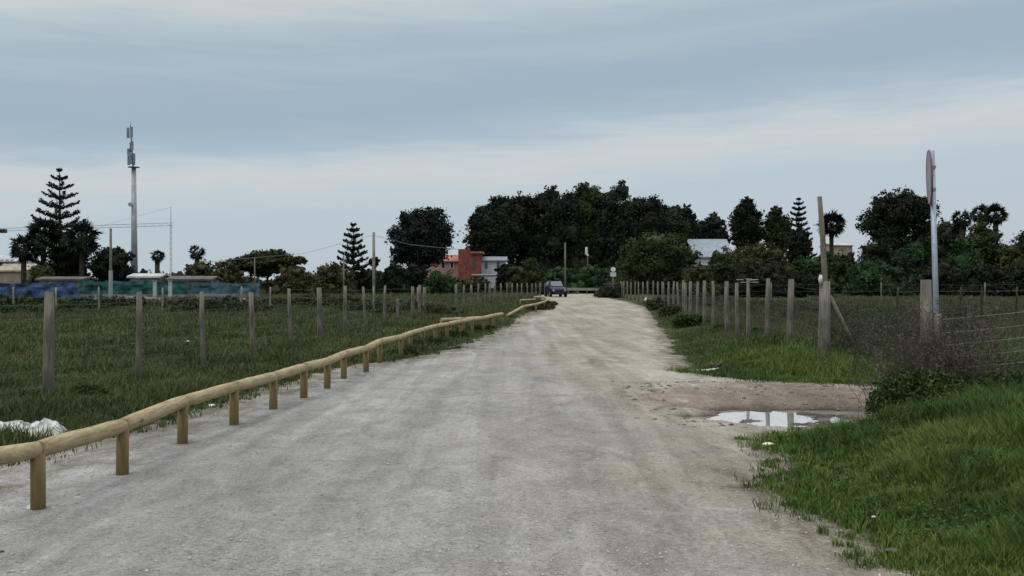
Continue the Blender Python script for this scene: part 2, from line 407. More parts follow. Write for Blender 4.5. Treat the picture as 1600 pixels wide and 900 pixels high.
def scatter(n, y0, y1, px0, px1, ypow=1.0):
    """points spread so that near ground is denser; over a wedge a little wider than the view"""
    u = rng.random(n)
    if abs(ypow-1) < 1e-6: y = y0*(y1/y0)**u
    else:
        p = 1-ypow; y = (y0**p+(y1**p-y0**p)*u)**(1/p)
    return (px0+(px1-px0)*rng.random(n)-800)/F*y, y
def clumpy(x, y, sc, seed, thr=.0):
    return np.clip((fbm(x*sc, y*sc, seed, 3)-thr)/(1-thr), 0, 1)

# verge on the near right, lush
x, y = scatter(460000, 4.0, 16.0, 1050, 1980, 1.2)
e = x-edgeR(y); keep = (e > -.55*rng.random(len(x))**2.5) & (y < 15.7)
dens = smoothstep(-.25+.5*(fbm(x*2.5, y*2.5, 201)-.35), .75, e)*(.45+.9*clumpy(x, y, 1.3, 81)); keep &= rng.random(len(x)) < dens*1.25
x, y, e = x[keep], y[keep], e[keep]
hh = (.05+.13*smoothstep(0, 1.8, e)+.16*smoothstep(1.2, 3.8, e))*(.25+1.9*clumpy(x, y, 1.5, 83, .15))*(.5+.9*rng.random(len(x)))
P = np.stack([x, y, hland(x, y)], 1)
blades('verge_grass', P, hh, .003+.0008*y*(.6+.8*rng.random(len(x))), M['grass_bright'], .85, 'lush bright green grass on the verge beside the puddle')
# broad-leaf weeds and dead stalks in the verge
sel = rng.random(len(x)) < .22*clumpy(x, y, 1.1, 85, .35)
C_ = P[sel]; C_ = np.repeat(C_, 3, 0)+rng.normal(size=(sel.sum()*3, 3))*[.03, .03, .01]; C_[:, 2] += np.repeat(hh[sel], 3)*rng.uniform(.2, .95, sel.sum()*3)
nl_ = len(C_); a_ = rng.normal(size=(nl_, 3))*[1, 1, .45]; a_ /= np.linalg.norm(a_, axis=1)[:, None]; b_ = np.cross(a_, rng.normal(size=(nl_, 3))*[.4, .4, 1]); b_ /= np.linalg.norm(b_, axis=1)[:, None]
sz = (.008+.014*rng.random(nl_))[:, None]
V = np.stack([C_-a_*sz, C_+b_*sz*.55, C_+a_*sz, C_-b_*sz*.55], 1)
o = npmesh('verge_weeds', V.reshape(-1, 3), (np.arange(nl_)*4)[:, None]+np.array([[0,1,2,3]]), M['weed_grey'])
tag(o, 'broad-leaved grey-green weeds mixed into the verge grass', kind='stuff')
sel = rng.random(len(x)) < .018
blades('dead_stalks', P[sel], hh[sel]*1.25, .004+0*hh[sel], M['grass_dry'], .5, 'scattered straw-coloured stalks in the near verge')
nt = 620; ty = 4.2*(15.4/4.2)**rng.random(nt); tx_ = edgeR(ty)-.55*rng.random(nt)**2.0+.25
mm = ~((ty > 11) & (tx_ > 2.4) & (ty < 13.6)); tx_, ty = tx_[mm], ty[mm]; nt = len(tx_); cnt = 26
rr_ = np.repeat(.02+.07*rng.random(nt)**2, cnt); X2 = np.repeat(tx_, cnt)+rng.normal(size=nt*cnt)*rr_; Y2 = np.repeat(ty, cnt)+rng.normal(size=nt*cnt)*rr_
blades('verge_tufts', np.stack([X2, Y2, hroad(X2, Y2)+.002], 1), (.025+.05*rng.random(nt*cnt))*np.repeat(.6+.8*rng.random(nt), cnt), .004+.0006*Y2, M['grass_bright'], 1.0, 'sparse grass tufts creeping onto the gravel at the right edge')
ty = 6.5*(45/6.5)**rng.random(700); tx_ = edgeL(ty)-.25+.55*rng.random(700)**2.2; cnt = 16; nt = 700
rr_ = np.repeat(.03+.10*rng.random(nt)**2, cnt); X2 = np.repeat(tx_, cnt)+rng.normal(size=nt*cnt)*rr_; Y2 = np.repeat(ty, cnt)+rng.normal(size=nt*cnt)*rr_
blades('edge_tufts', np.stack([X2, Y2, hroad(X2, Y2)+.002], 1), (.03+.05*rng.random(nt*cnt))*np.repeat(.6+.8*rng.random(nt), cnt), .004+.0008*Y2, M['grass_field'], .9, 'sparse grass tufts along the left edge behind the log rail')
ng = 260; gx_ = 3.0+4.2*rng.random(ng); gy2 = np.interp(gx_, [3.0, 3.6, 3.9, 5.4, 7.2], [17.8, 16.9, 16.3, 15.75, 15.65])-.45*rng.random(ng)**2; cnt = 22
rr_ = np.repeat(.04+.08*rng.random(ng), cnt); X2 = np.repeat(gx_, cnt)+rng.normal(size=ng*cnt)*rr_; Y2 = np.repeat(gy2, cnt)+rng.normal(size=ng*cnt)*rr_
blades('track_tufts', np.stack([X2, Y2, hroad(X2, Y2)+.002], 1), .03+.07*rng.random(ng*cnt), .012+0*X2, M['grass_bright'], .9, 'sparse grass tufts on the far edge of the side track')
# right strip between road and fence, beyond the side track
x, y = scatter(260000, 15.7, 75, 980, 1760, 1.35)
e = x-edgeR(y); keep = (e > -.03) & ((y > 16.0) | (x > 12))
keep &= rng.random(len(x)) < smoothstep(-.05, .8, e)*(.4+.9*clumpy(x, y, .8, 91))*1.1
x, y, e = x[keep], y[keep], e[keep]
hh = (.05+.20*smoothstep(.3, 2.4, e))*(.5+1.0*clumpy(x, y, .9, 93))*(.6+.8*rng.random(len(x)))
lush = rng.random(len(x)) < smoothstep(24, 18, y+1.5*(fbm(x, y, 311)-.5))*smoothstep(3.6, 4.8, x+1.2*(fbm(x*1.3, y*1.3, 313)-.5))
hh = np.where(lush, hh*1.25, hh)
dry = (rng.random(len(x)) < .06+.35*smoothstep(5.6, 7.5, x)) & ~lush
P = np.stack([x, y, hland(x, y)], 1); wd = .004+.0010*y*(.6+.8*rng.random(len(x)))
blades('roadside_grass', P[~dry & ~lush], hh[~dry & ~lush], wd[~dry & ~lush], M['grass_field'], .5, 'dull green grass between the track and the right-hand fence')
blades('track_grass', P[lush], hh[lush], wd[lush], M['grass_bright'], .6, 'fresh green grass in front of the strainer post')
blades('dry_grass', P[dry], hh[dry]*1.45, wd[dry]*.8, M['grass_dry'], .35, 'dry brown grass stems along the right-hand fence')
# left field
x, y = scatter(470000, 7.0, 150, -160, 860, 1.45)
e = edgeL(y)-x; keep = e > -.04
keep &= rng.random(len(x)) < smoothstep(-.05, .6, e)*(.35+.9*clumpy(x, y, .5, 101))*1.2
x, y, e = x[keep], y[keep], e[keep]
hh = (.04+.05*smoothstep(0, 1.0, e)+.16*clumpy(x, y, .45, 103, .35)+.22*clumpy(x, y, 1.3, 105, .62))*(.6+.8*rng.random(len(x)))
hh += .25*smoothstep(55, 90, y)*rng.random(len(x))
hh += .10*np.exp(-((x-np.interp(y, [13, 25, 46], [-6.5, -5.0, -4.2]))/.35)**2)*(y < 60)
P = np.stack([x, y, hland(x, y)], 1); wd = .004+.0011*y*(.6+.8*rng.random(len(x)))
dry = rng.random(len(x)) < .05+.5*smoothstep(24, 50, y)*clumpy(x, y, .12, 107)*1.6
blades('field_grass', P[~dry], hh[~dry], wd[~dry], M['grass_field'], .7, 'short green grass of the fenced field on the left')
blades('stubble', P[dry], hh[dry]*1.3, wd[dry]*.8, M['grass_dry'], .4, 'thin dry stems among the grass of the left field')
# far right field behind the fence
x, y = scatter(120000, 18, 110, 1260, 1760, 1.1)
keep = x > np.interp(y, [18, 24, 31, 46, 100], [6.6, 6.5, 7, 8.5, 12]); x, y = x[keep], y[keep]
hh = (.10+.30*clumpy(x, y, .5, 113, .25))*(.5+rng.random(len(x)))
blades('pasture_grass', np.stack([x, y, hland(x, y)], 1), hh, .005+.0011*y, M['grass_dry'], .4, 'rough dull grass of the pasture behind the right-hand fence')

# pebbles strewn over the track
x, y = scatter(16000, 4.2, 34, -60, 1460, 1.3)
keep = (x > edgeL(y)+.05) & (x < edgeR(y)-.05); x, y = x[keep], y[keep]; n = len(x)
r = (.0025+.008*rng.random(n)**4)*(1+.05*y)
base = np.array([(1,0,0),(0,1,0),(-1,0,0),(0,-1,0),(0,0,.7),(0,0,-.5)], float)
V = base[None]*r[:, None, None]*(.6+.8*rng.random((n, 6, 1)))
a_ = rng.uniform(0, 6.28, n); ca, sa = np.cos(a_), np.sin(a_)
Vx = V[..., 0]*ca[:, None]-V[..., 1]*sa[:, None]; Vy = V[..., 0]*sa[:, None]+V[..., 1]*ca[:, None]
V = np.stack([Vx+x[:, None], Vy+y[:, None], V[..., 2]+(hroad(x, y)+.006)[:, None]], -1)
f = np.array([(0,1,4),(1,2,4),(2,3,4),(3,0,4),(1,0,5),(2,1,5),(3,2,5),(0,3,5)])
o = npmesh('gravel', V.reshape(-1, 3), ((np.arange(n)*6)[:, None, None]+f[None]).reshape(-1, 3), M['stone'])
tag(o, 'small loose pale pebbles strewn over the track', kind='stuff')

nc = 1500; x = 1.4+6.5*rng.random(nc); y = 10.9+5.0*rng.random(nc); kk = (x < edgeR(y)-.1) & (fbm(x*1.3, y*1.6, 401) > .47); x, y = x[kk], y[kk]; n = len(x)
r = .007+.028*rng.random(n)**3
V = base[None]*r[:, None, None]*(.6+.9*rng.random((n, 6, 1))); V = np.stack([V[..., 0]*1.3+x[:, None], V[..., 1]+y[:, None], V[..., 2]+(hroad(x, y)+.006)[:, None]], -1)
o = npmesh('mud_clods', V.reshape(-1, 3), ((np.arange(n)*6)[:, None, None]+f[None]).reshape(-1, 3), M['clod']); tag(o, 'brown clods of dried mud scattered over the side track', kind='stuff')

# ------------------------------------------------------------------ wooden knee rails along the track
def log(mb, p, q, r, rg, n=14, sag=.0):
    p, q = Vector(p), Vector(q); pts = []; rr = []
    for i in range(7):
        t_ = i/6; v = p.lerp(q, t_); v.z += -sag*math.sin(math.pi*t_)+rg.uniform(-.003, .003); pts.append(v); rr.append(r*(1+rg.uniform(-.03, .03)))
    rr[0] *= .93; rr[-1] *= .93
    mb.tube(pts, rr, n, True)
def rail_fence(pts, label, rz=.43, r=.066, pr=.052, endlow=None, seed=1, name='knee_rail'):
    rg = random.Random(seed)
    cx, cy = pts[0][0], pts[0][1]
    root = empty(name, (cx, cy, 0), label, 'wooden rail')
    tops = []
    for i, (x, y) in enumerate(pts):
        z = float(hroad(x, y)); tz = z+rz+rg.uniform(-.012, .012)
        if endlow and i in endlow: tz = z+endlow[i]
        tops.append((x-cx, y-cy, tz))
        if endlow and i in endlow and endlow[i] < .2: continue
        mb = MB(); lx, ly = rg.uniform(-.012, .012), rg.uniform(-.012, .012)
        mb.tube([(0, 0, z-.25-tz), (lx*.5, ly*.5, (z-tz)*.5), (lx, ly, -r*.35)], [pr*1.02, pr, pr*.99], 12, True)
        o = mb.build('post', M['rail_post'], root, True); o.location = (x-cx, y-cy, tz)
    for i in range(len(pts)-1):
        a, b = Vector(tops[i]), Vector(tops[i+1]); d = (b-a).normalized()
        rr = r*(1+rg.uniform(-.05, .05)); mb = MB(); log(mb, d*.005, (b-a)-d*.005, rr, rg)
        o = mb.build('rail', M['rail_wood'], root, True); o.location = a
    return root
railA = [(-4.15, 5.75), (-3.44, 6.97), (-3.33, 8.2), (-3.35, 9.75), (-3.17, 10.95), (-3.06, 12.3), (-2.93, 13.5), (-2.85, 14.8), (-2.87, 16.4), (-2.67, 17.55),
         (-2.68, 19.4), (-2.42, 20.9), (-2.38, 22.6), (-2.25, 24.2), (-2.06, 25.8), (-1.85, 27.4), (-1.55, 29.0), (-1.27, 30.5), (-.96, 32.0), (-.66, 34), (-.36, 36)]
rail_fence(railA, 'long low rail of peeled logs on short posts along the left edge of the track', seed=3)
rail_fence([(-2.25, 30.5), (-1.55, 31.0), (-.95, 32.6)], 'short low log rail turning off behind the long rail towards the left field', seed=5)
rail_fence([(-.22, 43), (.55, 47), (1.3, 52), (1.95, 58), (2.45, 66), (2.55, 74), (1.75, 76)], 'farther low log rail curving round the verge near the parked car', endlow={0: .12}, seed=7)
rail_fence([(.55, 63), (1.0, 64), (1.6, 66)], 'short stub of pale log rail inside the bend of the farther rail', seed=9)

# ------------------------------------------------------------------ wire fences with wooden posts
def wire_fence(label, posts, heights, rad=.045, matp='old_wood', strands=(.25, .5, .75, 1.0, 1.25), seed=1, name='wire_fence', breaks=(), wr=.0016, mesh=False, wiremat='wire'):
    rg = random.Random(seed); cx, cy = posts[0]
    root = empty(name, (cx, cy, 0), label, 'fence'); tops = []
    for i, (x, y) in enumerate(posts):
        z = float(hland(x, y)); H = heights[i] if isinstance(heights, (list, tuple)) else heights
        H += rg.uniform(-.04, .04); lx, ly = rg.gauss(0, .03), rg.gauss(0, .03)
        r = (rad[i] if isinstance(rad, (list, tuple)) else rad)*rg.uniform(.85, 1.15)
        mb = MB(); mb.tube([(0, 0, -.3), (lx*.3, ly*.3, H*.33), (lx*.7+rg.gauss(0, .006), ly*.7, H*.7), (lx, ly, H-z*.5)], [r*1.1, r*1.03, r*.98, r*.85], 9, True, .04, rg)
        o = mb.build('post', M[matp], root, True); o.location = (x-cx, y-cy, z)
        tops.append((x-cx, y-cy, z, lx/H, ly/H))
    for s in strands:
        mb = MB()
        pts = []
        for i in range(len(posts)):
            a = tops[i]; p = Vector((a[0]+a[3]*s, a[1]+a[4]*s, a[2]+s))
            if i: pts.append((pts[-1]+p)/2-Vector((0, 0, rg.uniform(.005, .03))))
            pts.append(p)
        mb.tube(pts, wr, 4, False); mb.build('wire', M[wiremat], root)
    if mesh:
        for i in range(len(posts)-1):
            a, b = tops[i], tops[i+1]; k = int((Vector(b[:3])-Vector(a[:3])).length/.17)
            for j in range(1, k):
                if k*(len(posts)-1) > 90: break
                p = Vector((a[0], a[1], a[2]+strands[0])).lerp(Vector((b[0], b[1], b[2]+strands[0])), j/k); top = p.copy(); top.z += strands[-1]-strands[0]
                mb = MB(); mb.tube([p, top], wr*.8, 3, False); mb.build('stay_wire', M[wiremat], root)
    return root
# left field fence
lp = [(-6.9, 10.4), (-6.38, 13.2), (-5.95, 15.3), (-5.53, 17.2), (-5.39, 20.0), (-5.18, 22.5), (-5.0, 25), (-4.77, 27.5), (-4.58, 30), (-4.4, 33), (-4.3, 36), (-4.13, 40), (-4.16, 43), (-4.2, 46)]
wire_fence('weathered post and wire fence of tall round posts in front of the left field', lp,
           [1.55,1.53,1.5,1.47,1.46,1.5,1.46,1.5,1.44,1.46,1.0,1.42,1.46,1.4], [.07,.075,.05,.045,.05,.048,.062,.05,.052,.05,.05,.07,.07,.09], 'old_wood', (.22,.45,.68,.9,1.12,1.34), 11, breaks=(10,))
lp2 = [(-2.9, 50), (-2.72, 54), (-2.43, 58), (-2.2, 62), (-1.85, 66), (-1.6, 69), (-1.3, 72), (-.86, 76), (-.42, 79), (0, 83), (.46, 87), (.9, 90), (1.5, 93), (2.0, 96), (2.5, 99), (3.0, 102), (3.6, 105), (4.1, 108)]
wire_fence('farther row of wooden fence posts behind the curved log rail', lp2, 1.5, .07, 'old_wood', (.3,.6,.9,1.2), 13, wr=.004)
# back fence across the left field
bp = [(-27, 52), (-24.2, 51), (-21.5, 50), (-18.2, 50), (-14, 49.5), (-12.6, 50), (-9.8, 49), (-7.2, 50), (-5.0, 51)]
wire_fence('sparse thin posts crossing the middle of the left field', bp, 1.35, .045, 'old_wood_pale', (.4, .8, 1.2), 17, wr=.003)
# right fence
rp = [(6.06, 21.0), (6.02, 22.7), (6.03, 24.4), (6.1, 26), (6.27, 28), (6.5, 31), (6.72, 33.5), (6.93, 36), (7.15, 38.5), (7.42, 41), (7.75, 43.5), (8.0, 46), (8.4, 50), (8.8, 54), (9.1, 58), (9.45, 62), (9.7, 66), (9.9, 70), (10.1, 74), (10.3, 78), (10.5, 82), (10.65, 86), (10.8, 90), (10.95, 94), (11.1, 97), (11.3, 100)]
wire_fence('long row of grey wooden posts with wire along the right side of the track', [(6.1, 18.75)]+rp, [1.25]+[1.66, 1.68, 1.64, 1.6, 1.63]+[1.66]*(len(rp)-5), [.05, .075, .06, .045, .055]+[.06]*(len(rp)-4), 'old_wood', (.25,.5,.75,1.0,1.25,1.5), 19)
# pasture back fence on the right (dark posts)
pp = [(12, 30), (13.5, 31.5), (14.6, 34), (16.8, 36), (18.6, 38), (21, 40), (24, 42)]
wire_fence('dark thin posts of the pasture fence behind the traffic sign', pp, 1.45, .04, 'bark', (.5,.9,1.3), 23, wr=.003)
pp2 = [(9.5, 60), (13, 62), (17, 63), (21, 64), (25, 65), (29, 66), (33, 67), (37, 68)]
wire_fence('distant pale posts crossing the right pasture before the trees', pp2, 1.6, .06, 'old_wood', (.5,1.0,1.45), 29, wr=.004)

# strainer post, brace, insulator
sx, sy = PX(1288, 18.6), 18.6; z0 = float(hland(sx, sy))
root = empty('strainer_post', (sx, sy, z0), 'thick weathered strainer post with a diagonal brace at the corner of the side track', 'fence post')
rg = random.Random(5)
mb = MB(); mb.tube([(0,0,-.3),(.0,0,.6),(.01,0,1.2),(.012,0,1.66-z0)], [.125,.115,.105,.10], 14, True, .05, rg); mb.build('post', M['old_wood_mid'], root, True)
mb = MB(); mb.tube([(.10, .0, 1.38), (.42, .1, .78), (.78, .2, .12)], [.05,.05,.055], 9, True, .04, rg); mb.build('brace', M['old_wood'], root, True)
mb = MB(); mb.tube([(-.09,-.06,1.60-z0),(-.10,-.07,1.70-z0),(-.09,-.07,1.78-z0)], [.03,.042,.025], 10); mb.build('insulator', M['white_plastic'], root, True)
# tall leaning pole behind it
root = empty('utility_pole', (sx+.14, sy+.45, z0), 'tall thin weathered pole rising behind the braced strainer post', 'pole')
H = PZ(307, 19.05)
mb = MB(); mb.tube([(.05,0,-.3),(.02,0,1.6),(-.03,0,2.6),(-.09,0,H-z0)], [.06,.056,.052,.045], 12, True, .03, rg); mb.build('pole', M['old_wood'], root, True)
# thin cross-arm aerial on a fence-line pole
ax, ay = PX(1171, 24.7), 24.9
root = empty('aerial', (ax, ay, 0), 'thin pale stake with small crossed rods on top in the right-hand fence line', 'aerial')
mb = MB(); mb.tube([(0,0,-.2),(0,0,PZ(436,ay))], .028, 8); mb.build('mast', M['old_wood_pale'], root)
mb = MB()
for x0, x1, zz in ((-.18,.30,PZ(441,ay)), (-.05,.12,PZ(436,ay)), (-.28,-.10,PZ(437,ay)), (.1,.28,PZ(437,ay))): mb.tube([(x0,0,zz),(x1,.02,zz)], .006, 6)
mb.tube([(0,0,PZ(438,ay)),(.28,.01,PZ(437,ay))], .006, 5); mb.build('cross_rods', M['white_plastic'], root)

# gate post + near wire mesh fence at right
gy_ = 12.6; gxp = PX(1450, gy_); z0 = float(hland(gxp, gy_))
root = empty('gate_post', (gxp, gy_, z0), 'cracked leaning wooden post beside the traffic sign pole, half buried in dry brush', 'fence post')
mb = MB(); mb.tube([(.10,0,-.25),(.085,0,.25),(.03,0,.60),(-.02,0,.85),(-.03,0,PZ(437,gy_)-z0)], [.082,.072,.052,.078,.064], 11, True, .17, rg); mb.build('post', M['old_wood'], root, True)
mb = MB(); mb.tube([(.01,-.07,.50),(.05,-.10,.62),(.02,-.08,.74)], [.05,.07,.045], 8, True, .1, rg); mb.build('splinter', M['old_wood_pale'], root)
wire_fence('near livestock wire fence at the right edge behind the grass', [(gxp+.1, gy_), (7.6, 12.75), (9.8, 12.9)], [1.3, 1.35, 1.35], .06, 'old_wood', (.22,.39,.55,.70,.86,1.02,1.2), 31, wr=.0028, wiremat='wire_light')
# second wire sweep: across the mouth
# traffic sign seen edge-on
sy2 = 13.0; sxp = PX(1466, sy2); z0 = float(hland(sxp, sy2)); topz = PZ(236, sy2)-z0
root = empty('traffic_sign', (sxp, sy2, z0), 'tall grey metal pole with a round traffic sign turned edge-on', 'traffic sign')
tx = PX(1456, sy2)-sxp
mb = MB(); mb.tube([(.015,0,-.3),(tx,0,topz)], .036, 14); mb.build('pole', M['galv'], root, True)
r_s = .36; axis = Vector((math.cos(R(18.5)), -math.sin(R(18.5)), .03))
cz = topz-r_s-.0; cpos = Vector((tx-.046, -.03, cz))
mb = MB(); mb.disc(cpos, r_s, axis, .012, 40); mb.build('sign_plate', M['sign_back'], root)
mb = MB(); ring = []
for i in range(41):
    a_ = 2*math.pi*i/40; u1 = axis.orthogonal().normalized(); u2 = axis.cross(u1).normalized(); ring.append(cpos+(u1*math.cos(a_)+u2*math.sin(a_))*r_s)
mb.tube(ring, .012, 6, False); mb.build('rim', M['sign_red'], root)
mb = MB(); mb.box(tx-.045, -.04, cz+.12, tx+.04, .04, cz+.16); mb.box(tx-.045, -.04, cz-.18, tx+.04, .04, cz-.14); mb.build('bracket', M['galv'], root)

# ------------------------------------------------------------------ vegetation builders
def icos(sub=2):
    import bmesh
    bm = bmesh.new(); bmesh.ops.create_icosphere(bm, subdivisions=sub, radius=1)
    v = np.array([x.co[:] for x in bm.verts]); f = np.array([[q.index for q in p.verts] for p in bm.faces]); bm.free(); return v, f
IV, IF = icos(3)
def leaves(C, size, rg, asp=.6):
    n = len(C); a = rg.normal(size=(n, 3)); a /= np.linalg.norm(a, axis=1)[:, None]
    b = np.cross(a, rg.normal(size=(n, 3))); b /= np.linalg.norm(b, axis=1)[:, None]
    s = (size*(.5+rg.random(n)))[:, None]
    V = np.stack([C-a*s*.5, C+b*s*asp*.5, C+a*s*.5, C-b*s*asp*.5], 1)
    return V.reshape(-1, 3), (np.arange(n)*4)[:, None]+np.array([[0,1,2,3]])
def crown(name, blobs, n, size, material, parent, seed=0, core=.72, clump=.16, spread=.2, asp=.6):
    rg = np.random.default_rng(seed); B = np.array(blobs, float)
    wgt = B[:, 3]*B[:, 5]; wgt /= wgt.sum()
    nc = max(8, n//28); bi = rg.choice(len(B), nc, p=wgt)
    d = rg.normal(size=(nc, 3)); d /= np.linalg.norm(d, axis=1)[:, None]
    rad = 1-np.abs(rg.normal(0, spread, nc))+rg.normal(0, .05, nc)
    C = B[bi, :3]+d*rad[:, None]*B[bi, 3:6]
    k = rg.integers(0, nc, n); cr = clump*np.minimum(B[bi, 3], B[bi, 5])[k]
    P = C[k]+rg.normal(size=(n, 3))*cr[:, None]*np.array([1, 1, .7])
    V, Fc = leaves(P, size, rg, asp); Vs = [V]; Fs = [Fc]; off = len(V); tri = []
    if core:
        for b in B:
            q = IV.copy(); nn = np.array([mnoise.noise(Vector((v*2.8+b[:3]*.31).tolist())) for v in q])
            q = q*(1+.7*nn)[:, None]*core*b[3:6]+b[:3]
            Vs.append(q); tri.append(IF+off); off += len(q)
    return npmesh(name, np.concatenate(Vs), [Fc]+tri, material, parent)
def subblobs(rx, ry, z0, z1, k, seed, rmin=.28, rmax=.46, flat=1.0):
    """crown of k lobes that fill and touch an ellipsoid envelope; local coords"""
    rg = random.Random(seed); cz = (z0+z1)/2; rz = (z1-z0)/2; out = []; g = math.pi*(3-math.sqrt(5)); ph = rg.uniform(0, 6)
    mn = min(rx, rz)
    for i in range(k):
        zz = 1-2*(i+.5)/k; rr = math.sqrt(1-zz*zz); a_ = ph+i*g
        d = Vector((rr*math.cos(a_), rr*math.sin(a_), zz)); d = (d+Vector((rg.gauss(0,.18), rg.gauss(0,.18), rg.gauss(0,.18)))).normalized()
        q = rg.uniform(rmin, rmax); ex, ez = q*(rx*.5+mn*.5), q*(rz*.5+mn*.5)*flat; s = rg.uniform(.82, 1.06)
        out.append((d.x*(rx-ex)*s, d.y*max(.1, ry-ex)*s, cz+d.z*(rz-ez)*s, ex, ex, ez))
    out.append((0, 0, cz, rx*.74, ry*.74, rz*.74))
    return out
def trunk(h, r, parent, seed, limbs=4, spread=2.0, lean=.3, zf=.55):
    rg = random.Random(seed); mb = MB()
    lx, ly = rg.uniform(-lean, lean), rg.uniform(-lean, lean)
    mb.tube([(0,0,-.3),(lx*.2,ly*.2,h*.25),(lx*.6,ly*.6,h*.6),(lx,ly,h)], [r*1.3,r,r*.75,r*.35], 9, True, .05, rg)
    for i in range(limbs):
        a_ = rg.uniform(0, 6.28); z = h*rg.uniform(zf*.6, zf*1.2); L = spread*rg.uniform(.5, 1)
        mb.tube([(lx*.4,ly*.4,z),(lx*.4+math.cos(a_)*L*.5,ly*.4+math.sin(a_)*L*.5,z+L*.35),(lx*.4+math.cos(a_)*L,ly*.4+math.sin(a_)*L,z+L*.9)], [r*.5,r*.35,r*.15], 7, True)
    return mb.build('trunk', M['bark'], parent, True)
def tree(name, label, cat, px0, px1, pt, pb, Y, mk, n, seed, size=None, k=16, flat=1., core=.62, rmin=.22, rmax=.40, group=None, trunk_r=None, depth=.8, clump=.16, spread=.2):
    x = PX((px0+px1)/2, Y); rx = (px1-px0)/2/F*Y; zt = PZ(pt, Y); zb = max(.2, PZ(pb, Y))
    root = empty(name, (x, Y, 0), label, cat, group)
    if pb >= 440: zb = -.12*zt if name == 'leafy_bush' else 0
    bl = subblobs(rx, rx*depth, zb, zt, k, seed, rmin, rmax, flat)
    if pb >= 440:
        rg = random.Random(seed+5)
        for q_ in range(4):
            a_ = rx*rg.uniform(.35, .5); bl.append((rx*(-.66+.44*q_), rg.uniform(-.4, .1)*rx*depth, zt*.16, a_, a_, zt*rg.uniform(.2, .32)))
    crown('crown', bl, int(n*1.5), size or .0024*Y, M[mk], root, seed, core, clump, spread)
    trunk(zb+(zt-zb)*.6, trunk_r or max(.12, (zt)*.028), root, seed, 5, rx*.7)
    return root

def araucaria(name, label, px, pt, Y, w0, tiers, seed, mk='foliage_dark', zb=1.5, dens=1.0):
    """whorled star tree: horizontal tiers of upswept sprays"""
    rg = random.Random(seed); nr = np.random.default_rng(seed)
    x = PX(px, Y); H = PZ(pt, Y); root = empty(name, (x, Y, 0), label, 'tree')
    mb = MB(); mb.tube([(0,0,-.3),(0.05,0,H*.5),(0,0,H)], [H*.02, H*.012, .03], 8, True); mb.build('trunk', M['bark'], root, True)
    C = []
    for i in range(tiers):
        f = i/(tiers-1); z = zb+(H-zb)*(1-(1-f)**1.05)*.97
        L = w0*(1-f)**.72*rg.uniform(.88, 1.08)+.35
        nb_ = 6 if f > .5 else 7
        a0 = rg.uniform(0, 6.28)
        for j in range(nb_):
            a_ = a0+2*math.pi*j/nb_+rg.uniform(-.15, .15); Lj = L*rg.uniform(.85, 1.1)
            m_ = int(Lj*70*dens)
            tt_ = nr.random(m_)**.75; r_ = tt_*Lj
            zz = z+.38*Lj*tt_**1.5-.02*Lj
            wdt = .08+.17*Lj*np.sin(np.pi*np.clip(tt_*.85+.12, 0, 1))
            s_ = nr.normal(0, .5, m_)*wdt
            C.append(np.stack([np.cos(a_)*r_-np.sin(a_)*s_, np.sin(a_)*r_+np.cos(a_)*s_, zz+nr.normal(0, .07, m_)], 1))
            mb2 = None
    C = np.concatenate(C); V, Fc = leaves(C, .0021*Y, nr, .55)
    npmesh('crown', V, Fc, M[mk], root)
    return root

def palm(name, label, px, pt, Y, r, seed, n=34, mk='foliage_dark', group=None, ground=0):
    rg = random.Random(seed); x = PX(px, Y); H = PZ(pt, Y)-r*.75; root = empty(name, (x, Y, 0), label, 'palm', group)
    mb = MB(); mb.tube([(0,0,-.3),(rg.uniform(-.1,.1),0,H*.5),(0,0,H)], [.34,.28,.30], 9, True, .04, rg); mb.build('trunk', M['bark'], root, True)
    vs = []; fs = []
    for i in range(n):
        a_ = i*2.39996; el_ = math.asin(max(-.93, min(.98, -.9+1.9*(i+.5)/n)))+rg.uniform(-.12, .12); L = r*rg.uniform(.3, .6)
        d = Vector((math.cos(a_)*math.cos(el_), math.sin(a_)*math.cos(el_), math.sin(el_)))
        c = Vector((0, 0, H))+d*L; side = d.cross(Vector((0, 0, 1))).normalized(); up_ = side.cross(d)
        roll = rg.uniform(-1.3, 1.3); side = side*math.cos(roll)+up_*math.sin(roll)
        b = len(vs); w_ = .03*r
        vs += [Vector((0,0,H))+side*w_, Vector((0,0,H))-side*w_, c]; fs.append((b, b+1, b+2))
        nrm = d.cross(side).normalized()
        for q in range(11):
            th = (q/10-.5)*2.7; fd = (d*math.cos(th)+side*math.sin(th)+nrm*rg.uniform(-.15,.15)).normalized(); fl = r*.5*rg.uniform(.55, 1.25)
            s2 = fd.cross(nrm).normalized()*r*.055; b = len(vs); droop = Vector((0,0,-.10*fl))
            vs += [c-s2*.4, c+fd*fl*.5-s2, c+fd*fl+droop, c+fd*fl*.5+s2]; fs.append((b, b+1, b+2, b+3))
    mb = MB(); mb.add(vs, fs); mb.build('crown', M[mk], root)
    return root

def bush(name, label, cat, blobs, n, size, mk, x, y, seed, core=.6, group=None, clump=.16, spread=.2, asp=.5):
    z = float(hland(x, y)) if y < 130 else 0
    o = crown(name, blobs, int(n*2.2), size, M[mk], None, seed, 0, clump*1.2, spread*1.5, asp); o.location = (x, y, z)
    return tag(o, label, cat, group)

